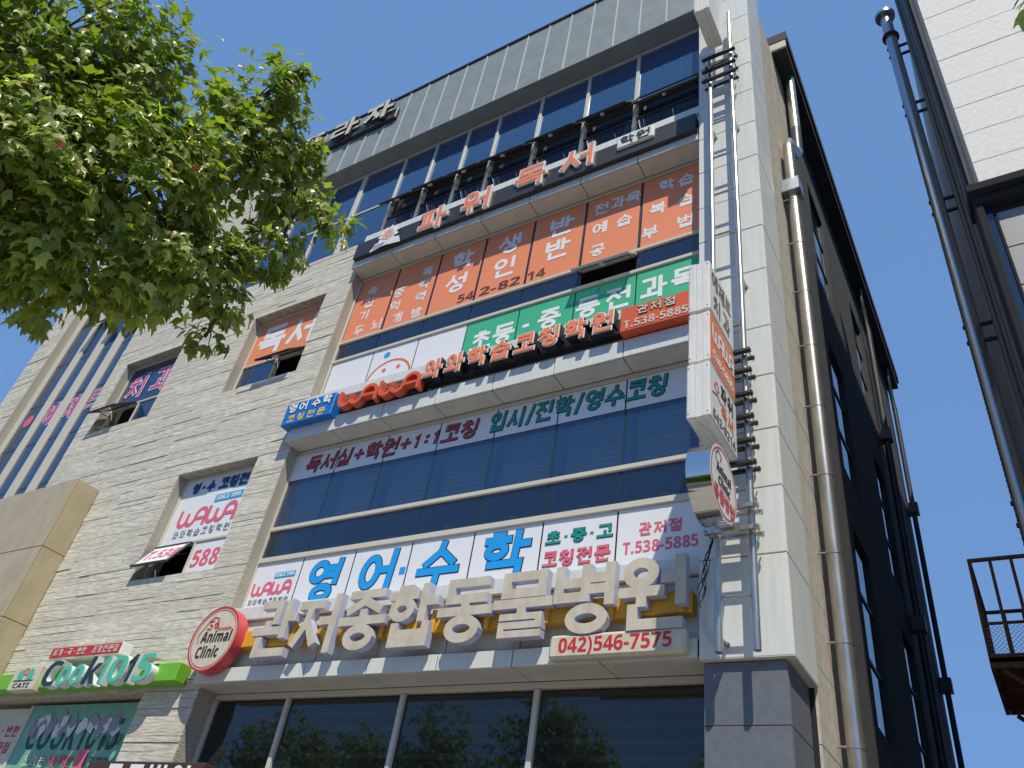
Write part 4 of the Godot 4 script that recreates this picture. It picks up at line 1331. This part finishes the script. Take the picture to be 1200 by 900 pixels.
	mb.ribbon("grey_text", "", [Vector2(-0.2, 0.14), Vector2(-0.22, 0.22), Vector2(-0.14, 0.28), Vector2(-0.06, 0.24), Vector2(-0.1, 0.18)], 0.008, 0, 0, false, xr)
	part(mb, "lettering", r)
	mb = MB.new()
	mb.tube("steel", [Vector3(-0.44, 5.62, 0.44), Vector3(-0.44, 5.62, 0.31)], 0.03, 10)
	part(mb, "arm", r)
	# loose cables beside the column
	var cb := thing("cable_bundle", "tangled black cables hanging at the column's edge by the beige letters", "cable", Vector3(-0.8, 4.7, 0.03))
	for q in 6:
		var p := []
		var ph := rng.randf() * TAU
		for i in 13:
			var k := i / 12.0
			p.append(Vector3(lerpf(-0.6, -0.82, pow(k, 0.6)) + sin(k * 9.0 + ph) * 0.03 * (0.3 + k), lerpf(5.46, 4.78 + 0.05 * q, k) + cos(k * 7.0 + ph) * 0.02, lerpf(0.17, 0.03, k) + absf(sin(k * 6.0 + ph)) * 0.03))
		mb = MB.new()
		mb.tube("cable", p, 0.0045, 5)
		part(mb, "strand", cb)
	mb = MB.new()
	mb.tube("cable_white", [Vector3(-0.82, 4.78, 0.03), Vector3(-0.81, 4.62, 0.03), Vector3(-0.74, 4.47, 0.03), Vector3(-0.64, 4.4, 0.05), Vector3(-0.6, 4.41, 0.18)], 0.012, 6)
	part(mb, "strand", cb)


# ------------------------------------------------------------------ pipes of the alley
func pipes() -> void:
	var d := thing("steel_flue_pipe", "tall stainless flue pipe on the beige stone side wall beside the panel column", "pipe", Vector3(0.14, 0, -1.55))
	var mb := MB.new()
	mb.tube("steel", [Vector3(0.14, 0.0, -1.55), Vector3(0.14, 13.55, -1.55)], 0.09, 24)
	part(mb, "pipe", d)
	mb = MB.new()
	mb.tube("steel", [Vector3(0.14, 13.552, -1.55), Vector3(0.14, 13.75, -1.62), Vector3(0.14, 14.25, -2.25), Vector3(0.14, 14.5, -2.4)], 0.09, 24)
	part(mb, "elbow", d)
	mb = MB.new()
	mb.tube("dark_pipe", [Vector3(0.14, 14.502, -2.4), Vector3(0.14, 15.3, -2.48)], 0.095, 20)
	part(mb, "sleeve", d)
	mb = MB.new()
	mb.tube("steel", [Vector3(0.14, 15.302, -2.48), Vector3(0.14, 17.07, -2.5)], 0.09, 24)
	part(mb, "pipe", d)
	pbox("collar", d, "galvanised", Vector3(-0.015, 12.25, -1.68), Vector3(0.27, 12.55, -1.40), 0.01)
	var y := 0.9
	while y < 12.2:
		var c := piece("clamp", d)
		mb = MB.new()
		mb.tube("steel", [Vector3(0.14, y - 0.014, -1.55), Vector3(0.14, y + 0.014, -1.55)], 0.096, 24)
		part(mb, "band", c)
		mb = MB.new()
		mb.tube("steel", [Vector3(-0.018, y, -1.48), Vector3(0.07, y, -1.48)], 0.012, 6)
		part(mb, "stud", c)
		y += 1.02
	for q in [[-9.3, 0.07, "thin grey drain pipe with box joints down the dark rendered wall"], [-12.7, 0.06, "farther thin drain pipe at the far end of the dark rendered wall"]]:
		var t := thing("drain_pipe", q[2], "pipe", Vector3(0.1, 0, q[0]), "drain pipes on the dark wall")
		mb = MB.new()
		mb.tube("dark_pipe", [Vector3(0.12, 0.0, q[0]), Vector3(0.12, 15.9, q[0]), Vector3(0.12, 16.3, q[0] + 0.35), Vector3(0.12, 17.07, q[0] + 0.38)], q[1], 12)
		part(mb, "pipe", t)
		for yy in [3.5, 8.2, 12.6]:
			pbox("joint_box", t, "dark_pipe", Vector3(-0.015, yy, q[0] - 0.12), Vector3(0.24, yy + 0.3, q[0] + 0.12), 0.01)
	# spiral duct at the neighbour
	var s := thing("spiral_duct", "galvanised spiral duct with a round cap rising along the neighbouring side wall", "pipe", Vector3(2.08, 2.0, -3.1))
	mb = MB.new()
	var path := []
	var rad := []
	var yy := 3.0
	while yy < 18.9:
		path.append(Vector3(2.08, yy, -3.1))
		rad.append(0.105)
		path.append(Vector3(2.08, yy + 0.055, -3.1))
		rad.append(0.105)
		path.append(Vector3(2.08, yy + 0.062, -3.1))
		rad.append(0.109)
		path.append(Vector3(2.08, yy + 0.075, -3.1))
		rad.append(0.109)
		yy += 0.08
	mb.tube("galvanised", path, rad, 20)
	part(mb, "duct", s)
	mb = MB.new()
	mb.tube("galvanised", [Vector3(2.08, 18.93, -3.1), Vector3(2.08, 19.0, -3.1), Vector3(2.08, 19.16, -3.1)], [0.19, 0.2, 0.03], 24)
	part(mb, "cap", s)
	mb = MB.new()
	mb.tube("rust", [Vector3(2.08, 18.1, -3.1), Vector3(2.08, 18.14, -3.1)], 0.16, 24)
	part(mb, "flange", s)
	for h in [4.2, 6.9, 9.8, 12.6, 15.4, 17.4]:
		pbox("bracket", s, "black_metal", Vector3(1.955, h, -3.12), Vector3(2.4, h + 0.05, -3.08))
		pbox("bracket", s, "black_metal", Vector3(1.955, h + 0.3, -3.12), Vector3(2.4, h + 0.35, -3.08))


# ------------------------------------------------------------------ the neighbour across the alley
func neighbour() -> void:
	var b := thing("neighbour_building", "white stone clad building with a dark framed window across the alley", "building", Vector3(6, 0, -4))
	pbox("core", b, "alley_wall", Vector3(2.42, 0.0, -15.5), Vector3(12.0, 19.5, -0.06))
	var y := 9.36
	while y < 19.4:
		var ye := y + 0.5455
		for x in [[2.4, 7.2], [7.2, 12.0]]:
			pbox("panel", b, "white_stone", Vector3(x[0] + 0.002, y + 0.004, -0.05), Vector3(x[1] - 0.002, ye - 0.004, rng.randf_range(-0.002, 0.002)), 0.004)
		y = ye
	pbox("backing", b, "joint", Vector3(2.41, 9.3, -0.058), Vector3(11.99, 19.4, -0.03))
	# side wall cladding and mouldings
	var f := piece("side_cladding", b)
	var z := -0.06
	for w in [0.32, 0.5, 1.1, 1.3, 1.4, 1.5, 1.6, 1.6, 2.0, 2.0, 2.1]:
		var ym := 0.0
		while ym < 19.4:
			pbox("panel", f, "alley_wall", Vector3(2.40 - (0.03 if w == 0.5 else 0.0), ym + 0.004, z - w + 0.004), Vector3(2.419, minf(ym + 1.09, 19.5) - 0.004, z - 0.004), 0.003)
			ym += 1.09
		z -= w
	for q in [[-0.75, 0.05], [-1.5, 0.035], [-2.3, 0.05]]:
		var mb := MB.new()
		mb.tube("dark_pipe", [Vector3(2.33, 0, q[0]), Vector3(2.33, 19.3, q[0])], q[1], 10)
		part(mb, "conduit", b)
	pbox("vent", b, "frame_dark", Vector3(2.37, 9.2, -2.95), Vector3(2.398, 10.3, -2.55))
	# dark framed bay below the white stone
	var w := piece("framed_window", b)
	pbox("cornice", w, "frame_matt", Vector3(2.24, 9.22, -0.3), Vector3(7.0, 9.345, 0.2), 0.012)
	pbox("cornice", w, "frame_matt", Vector3(2.28, 9.1, -0.3), Vector3(6.9, 9.218, 0.12), 0.012)
	pbox("jamb", w, "frame_matt", Vector3(2.28, 3.4, -0.3), Vector3(2.36, 9.096, 0.1), 0.012)
	pbox("pane", w, "glass_side", Vector3(2.363, 3.4, 0.0), Vector3(2.43, 9.095, 0.012))
	pbox("jamb", w, "frame_matt", Vector3(2.433, 3.4, -0.05), Vector3(2.455, 9.095, 0.03), 0.004)
	pbox("backing", w, "joint", Vector3(2.44, 3.4, -0.055), Vector3(6.66, 9.09, -0.022))
	var yy := 3.5
	while yy < 8.99:
		for x in 4:
			pbox("tile", w, "grey_granite", Vector3(2.46 + x * 1.05, yy + 0.006, -0.02), Vector3(3.50 + x * 1.05, minf(yy + 0.55, 9.1) - 0.006, 0.0), 0.004)
		yy += 0.55
	# rusty steel landing with railing
	var e := thing("steel_landing", "rusty steel fire escape landing with bar railing and mesh infill in the alley", "balcony", Vector3(1.9, 5.3, -3.6))
	var x0 := 1.36
	var x1 := 2.39
	var y0 := 5.36
	var z0 := -3.3
	var z1 := -4.6
	z0 = -3.0
	pbox("deck", e, "rust", Vector3(x0, y0 - 0.1, z1), Vector3(x1, y0 - 0.04, z0), 0.006)
	for q in [[Vector3(x0, y0 - 0.16, z0 - 0.05), Vector3(x1, y0, z0)], [Vector3(x0, y0 - 0.16, z1), Vector3(x0 + 0.05, y0, z0 - 0.052)], [Vector3(x0 + 0.052, y0 - 0.16, z1), Vector3(x1, y0, z1 + 0.05)]]:
		pbox("beam", e, "rust", q[0], q[1], 0.004)
	pbox("beam", e, "rust", Vector3(x0 + 0.06, y0 - 0.158, -3.83), Vector3(x1, y0 - 0.102, -3.77), 0.004)
	for zz in [z0 - 0.03, z1 + 0.03]:
		pbox("rail", e, "rust", Vector3(x0, 6.475, zz - 0.02), Vector3(x1, 6.515, zz + 0.02), 0.004)
		pbox("rail", e, "rust", Vector3(x0 + 0.042, 5.7, zz - 0.015), Vector3(x1, 5.73, zz + 0.015), 0.004)
		var xx := x0
		while xx < x1:
			pbox("baluster", e, "rust", Vector3(xx, y0 + 0.002, zz - 0.018), Vector3(xx + 0.036, 6.473, zz + 0.018), 0.003)
			xx += 0.215
	pbox("rail", e, "rust", Vector3(x0, 6.475, z1 + 0.052), Vector3(x0 + 0.04, 6.515, z0 - 0.052), 0.004)
	pbox("rail", e, "rust", Vector3(x0, 5.7, z1 + 0.052), Vector3(x0 + 0.03, 5.73, z0 - 0.052), 0.004)
	for k in range(1, 5):
		var zz := lerpf(z0, z1, k / 5.0)
		pbox("baluster", e, "rust", Vector3(x0 + 0.002, y0 + 0.002, zz - 0.016), Vector3(x0 + 0.034, 6.473, zz + 0.016), 0.003)
	for zz in [z0 - 0.03, z1 + 0.03]:
		var net := MB.new()
		for i in range(-7, 27):
			for sgn in [-1.0, 1.0]:
				var a := x0 + 0.05 + i * 0.05 - (0.0 if sgn > 0 else 0.25)
				var pa := Vector2(a, y0 + 0.01)
				var pb := Vector2(a + sgn * 0.33, 5.69)
				if sgn < 0:
					pa.x += 0.25
					pb.x += 0.25
				var lo := maxf(minf(pa.x, pb.x), x0 + 0.04)
				var hi := minf(maxf(pa.x, pb.x), x1)
				if lo < hi:
					var da := (pb.y - pa.y) / (pb.x - pa.x)
					var qa := Vector2(lo, pa.y + (lo - pa.x) * da)
					var qb := Vector2(hi, pa.y + (hi - pa.x) * da)
					pa = qa
					pb = qb
					net.tube("galvanised", [Vector3(pa.x, pa.y, zz + sgn * 0.003), Vector3(pb.x, pb.y, zz + sgn * 0.003)], 0.0025, 4, false)
		part(net, "wire_mesh", e)
		var br := MB.new()
		br.tube("rust", [Vector3(x0 + 0.12, y0 - 0.18, zz), Vector3(2.39, y0 - 0.95, zz)], 0.028, 6)
		part(br, "brace", e)


# ------------------------------------------------------------------ trees
func leaf_mesh() -> ArrayMesh:
	# a three-lobed maple leaf, one unit wide, its stalk at the origin, its tip along +y, its face along +z
	var mb := MB.new()
	var half := [Vector3(0.0, 0.0, 0.0), Vector3(0.2, 0.06, 0.05), Vector3(0.36, 0.3, 0.07), Vector3(0.52, 0.62, 0.0), Vector3(0.3, 0.6, 0.06), Vector3(0.2, 0.66, 0.05), Vector3(0.12, 0.92, 0.0), Vector3(0.0, 1.22, -0.12)]
	for s in [-1.0, 1.0]:
		var mid := Vector3(0, 0.45, 0.0)
		for i in half.size() - 1:
			var a: Vector3 = half[i] * Vector3(s, 1, 1)
			var b: Vector3 = half[i + 1] * Vector3(s, 1, 1)
			if s > 0:
				mb.tri("leaves", mid, a, b)
			else:
				mb.tri("leaves", mid, b, a)
	mb.tri("leaves", Vector3(-0.012, -0.4, -0.05), Vector3(0.012, -0.4, -0.05), Vector3(0, 0.02, 0))
	return mb.mesh(M, Vector3.ZERO)


func leaf_basis(o: Vector3, size: float) -> Basis:
	var tip := (o * 0.55 + Vector3(0, -0.75, 0) + Vector3(rng.randfn(), rng.randfn(), rng.randfn()) * 0.35).normalized()
	var nrm := (Vector3(0, 0.9, 0) + o * 0.55 + Vector3(0.15, 0, 0.25) + Vector3(rng.randfn(), rng.randfn(), rng.randfn()) * 0.38)
	nrm = (nrm - tip * nrm.dot(tip)).normalized()
	return Basis(tip.cross(nrm), tip, nrm).scaled(Vector3.ONE * size)


func tree(label: String, base: Vector3, trunk_top: Vector3, r0: float, blobs: Array, per: float, size: float, singles: int, lmesh: ArrayMesh) -> void:
	var t := thing("maple_tree", label, "tree", base, "street maples")
	var mb := MB.new()
	var path := []
	var rad := []
	for i in 9:
		var k := i / 8.0
		path.append(base.lerp(trunk_top, k) + Vector3(sin(k * 5.0) * 0.05, 0, cos(k * 4.0) * 0.05 - 0.05))
		rad.append(lerpf(r0, r0 * 0.5, k))
	mb.tube("bark", path, rad, 14)
	part(mb, "trunk", t)
	var xfs := []
	for b in blobs:
		var c := Vector3(b[0], b[1], b[2])
		var r: float = b[3]
		# limb from the trunk into the clump, then twigs
		var k := clampf(0.75 + 0.25 * rng.randf(), 0.0, 1.0)
		var s := base.lerp(trunk_top, k)
		var near := 99.0
		if r < 0.33:
			for b2 in blobs:
				var c2 := Vector3(b2[0], b2[1], b2[2])
				if b2[3] > r + 0.02 and c2.distance_to(c) < near:
					near = c2.distance_to(c)
					s = c2
		mb = MB.new()
		var mid := s.lerp(c, 0.5) + Vector3(0, 0.12 * s.distance_to(c), 0)
		var pl := []
		var rl := []
		for i in 7:
			var q := i / 6.0
			pl.append(s.lerp(mid, q).lerp(mid.lerp(c, q), q))
			rl.append(lerpf(r0 * (0.3 if near > 90.0 else 0.1), r0 * 0.06, q))
		mb.tube("bark", pl, rl, 7)
		var n := int(per * r * r)
		var twigs := maxi(5, int(34 * r))
		var ends := []
		for i in twigs:
			var d := Vector3(rng.randfn(), rng.randfn() * 0.8, rng.randfn()).normalized()
			var e := c + d * r * rng.randf_range(0.55, 0.98)
			ends.append([e, d])
			var m2: Vector3 = pl[4].lerp(e, 0.5) + Vector3(0, 0.05 * r, 0)
			mb.tube("bark", [pl[4].lerp(c, 0.4), m2, e], [r0 * 0.045, r0 * 0.03, r0 * 0.012], 4, false)
		part(mb, "branch", t)
		for i in n:
			var p: Vector3
			var o: Vector3
			if rng.randf() < 0.72:
				var e: Array = ends[rng.randi() % ends.size()]
				p = e[0] + Vector3(rng.randfn(), rng.randfn() * 0.8, rng.randfn()) * r * 0.16
				o = e[1]
			else:
				o = Vector3(rng.randfn(), rng.randfn(), rng.randfn()).normalized()
				p = c + o * r * pow(rng.randf(), 0.45)
			xfs.append(Transform3D(leaf_basis(o, size * rng.randf_range(0.7, 1.2)), p - base))
	var single := {}
	if singles > 0:
		var eye := Vector3(1.69, 1.6, 7.0) - base
		var fwd := Vector3(-0.475398, 0.607058, -0.636771)
		var order := []
		for i in xfs.size():
			var v: Vector3 = xfs[i].origin - eye
			if v.normalized().dot(fwd) > 0.80:
				order.append([v.length() / xfs[i].basis.x.length(), i])
		order.sort_custom(func(a, b): return a[0] < b[0])
		for q in order.slice(0, singles):
			single[q[1]] = true
	var rest := []
	for i in xfs.size():
		if single.has(i):
			var o := MeshInstance3D.new()
			o.name = "leaf"
			o.mesh = lmesh
			o.material_override = M["leaf_%d" % (rng.randi() % 3)]
			o.transform = xfs[i]
			t.add_child(o, true)
		else:
			rest.append(xfs[i])
	var mm := MultiMesh.new()
	mm.transform_format = MultiMesh.TRANSFORM_3D
	mm.use_colors = true
	mm.mesh = lmesh
	mm.instance_count = rest.size()
	for i in rest.size():
		mm.set_instance_transform(i, rest[i])
		var g := rng.randf()
		var c := Color(0.22, 0.285, 0.075).lerp(Color(0.52, 0.53, 0.20), g)
		if rng.randf() < 0.05:
			c = Color(0.42, 0.42, 0.06)
		elif rng.randf() < 0.004:
			c = Color(0.40, 0.10, 0.04)
		mm.set_instance_color(i, c)
	var f := MultiMeshInstance3D.new()
	f.name = "crown"
	f.multimesh = mm
	f.set_meta("kind", "stuff")
	t.add_child(f)


func plants() -> void:
	var lmesh := leaf_mesh()
	var blobs := [[-1.76, 4.78, 6.70, 0.48], [-1.69, 5.26, 6.53, 0.43], [-1.52, 4.95, 6.25, 0.38], [-1.66, 4.37, 6.35, 0.52], [-1.42, 4.40, 6.03, 0.39], [-1.58, 4.02, 5.97, 0.34], [-1.38, 4.17, 5.74, 0.32], [-1.68, 3.99, 6.25, 0.34], [-1.36, 4.86, 5.91, 0.32], [-1.33, 5.40, 5.79, 0.29], [-1.19, 5.62, 5.75, 0.12], [-1.31, 4.94, 5.62, 0.28], [-1.26, 5.00, 5.32, 0.22], [-1.24, 5.02, 5.07, 0.12], [-1.37, 4.16, 5.40, 0.16], [-1.45, 3.97, 5.38, 0.08], [-1.31, 4.66, 5.32, 0.18], [-1.15, 5.28, 5.46, 0.07], [-1.25, 5.2, 5.62, 0.2], [-1.42, 4.3, 5.62, 0.26], [-1.3, 4.45, 5.45, 0.16], [-1.72, 3.86, 6.1, 0.26], [-1.96, 4.39, 6.77, 0.69], [-2.3, 5.1, 7.0, 0.6], [-2.9, 5.2, 7.0, 0.9], [-3.3, 4.5, 6.6, 0.8]]
	tree("leafy green maple whose branches fill the upper corner in front of the roof", Vector3(-3.1, 0, 7.1), Vector3(-2.9, 4.6, 7.0), 0.13, blobs, 6000.0, 0.06, 296, lmesh)
	# a second street maple whose lowest twig tip hangs into the view, its crown beyond the frame
	tree("maple beside the neighbouring building, only its hanging leaf tip in view", Vector3(4.6, 0, 6.6), Vector3(4.5, 4.4, 6.5), 0.1, [[4.5, 5.0, 6.6, 0.7], [3.9, 5.0, 6.9, 0.5], [2.06, 3.80, 5.60, 0.055]], 1500.0, 0.075, 0, lmesh)
	# street trees behind the viewer, mirrored in the ground floor glass
	for q in [["street maple mirrored nearest the column in the ground floor glass", Vector3(-9.6, 0, 11.5)], ["street maple mirrored second from the column in the ground floor glass", Vector3(-13.8, 0, 11.0)], ["street maple mirrored third from the column in the ground floor glass", Vector3(-18.2, 0, 11.3)], ["street maple mirrored at the far end of the ground floor glass", Vector3(-23.0, 0, 11.0)]]:
		var b: Vector3 = q[1]
		var bl := []
		for i in 16:
			var d := Vector3(rng.randfn(), rng.randfn() * 0.9, rng.randfn()).normalized() * rng.randf_range(0.6, 1.75)
			bl.append([b.x + d.x, 6.3 + d.y * 1.15, b.z + d.z, rng.randf_range(0.6, 0.95)])
		tree(q[0], b, b + Vector3(0.1, 5.6, 0), 0.16, bl, 500.0, 0.13, 0, lmesh)


func ground() -> void:
	var mb := MB.new()
	mb.quad("asphalt", Vector3(-600, 0, 600), Vector3(600, 0, 600), Vector3(600, 0, -600), Vector3(-600, 0, -600))
	structure("ground", mb)
	mb = MB.new()
	mb.box("paving", Vector3(-60, 0.004, -0.2), Vector3(60, 0.12, 9.0))
	structure("pavement", mb)
	mb = MB.new()
	mb.cbox("kerb_stone", Vector3(-60, 0.004, 9.005), Vector3(60, 0.14, 9.2), 0.02)
	structure("kerb", mb)
	mb = MB.new()
	for i in 12:
		mb.box("road_paint", Vector3(-36 + i * 6, 0.004, 15.0), Vector3(-33 + i * 6, 0.008, 15.15))
	structure("road_marking", mb)


func _ready() -> void:
	rng.seed = 20240611
	# camera
	var cam := Camera3D.new()
	cam.name = "camera"
	cam.fov = 51.54
	cam.near = 0.05
	cam.far = 2000.0
	add_child(cam)
	cam.transform = Transform3D(Basis(Vector3(0.853481, 0.142615, -0.501229), Vector3(0.213462, 0.781756, 0.585912), Vector3(0.475398, -0.607058, 0.636771)).orthonormalized(), Vector3(1.69, 1.6, 7.0))
	cam.current = true
	# sky
	var env := Environment.new()
	env.background_mode = Environment.BG_SKY
	var sm := ProceduralSkyMaterial.new()
	sm.sky_top_color = Color(0.395, 0.545, 0.755)
	sm.sky_horizon_color = Color(0.46, 0.63, 0.85)
	sm.sky_curve = 0.25
	sm.ground_bottom_color = Color(0.22, 0.21, 0.2)
	sm.ground_horizon_color = Color(0.50, 0.55, 0.6)
	sm.sun_angle_max = 12.0
	sm.sun_curve = 0.08
	var sky := Sky.new()
	sky.sky_material = sm
	env.sky = sky
	env.background_energy_multiplier = 1.0
	env.tonemap_mode = Environment.TONE_MAPPER_LINEAR
	env.tonemap_exposure = 1.1
	env.sdfgi_enabled = true
	env.ssao_enabled = true
	env.ssil_enabled = true
	var we := WorldEnvironment.new()
	we.name = "world_environment"
	we.environment = env
	add_child(we)
	# sun
	var sun := DirectionalLight3D.new()
	sun.name = "sun"
	sun.light_energy = 1.3
	sun.light_color = Color(1.0, 0.965, 0.885)
	sun.light_angular_distance = 0.5
	sun.shadow_enabled = true
	add_child(sun)
	sun.look_at_from_position(Vector3.ZERO, Vector3(-0.66, -1.85, -1.0))
	make_materials()
	var ub := MB.new()
	ub.box("mortar", Vector3(-0.5, -0.5, -0.5), Vector3(0.5, 0.5, 0.5))
	unit_box = ub.mesh(M, Vector3.ZERO)
	# large structure
	ground()
	main_building()
	neighbour()
	# objects
	front_signs()
	posters()
	projecting()
	pipes()
	plants()
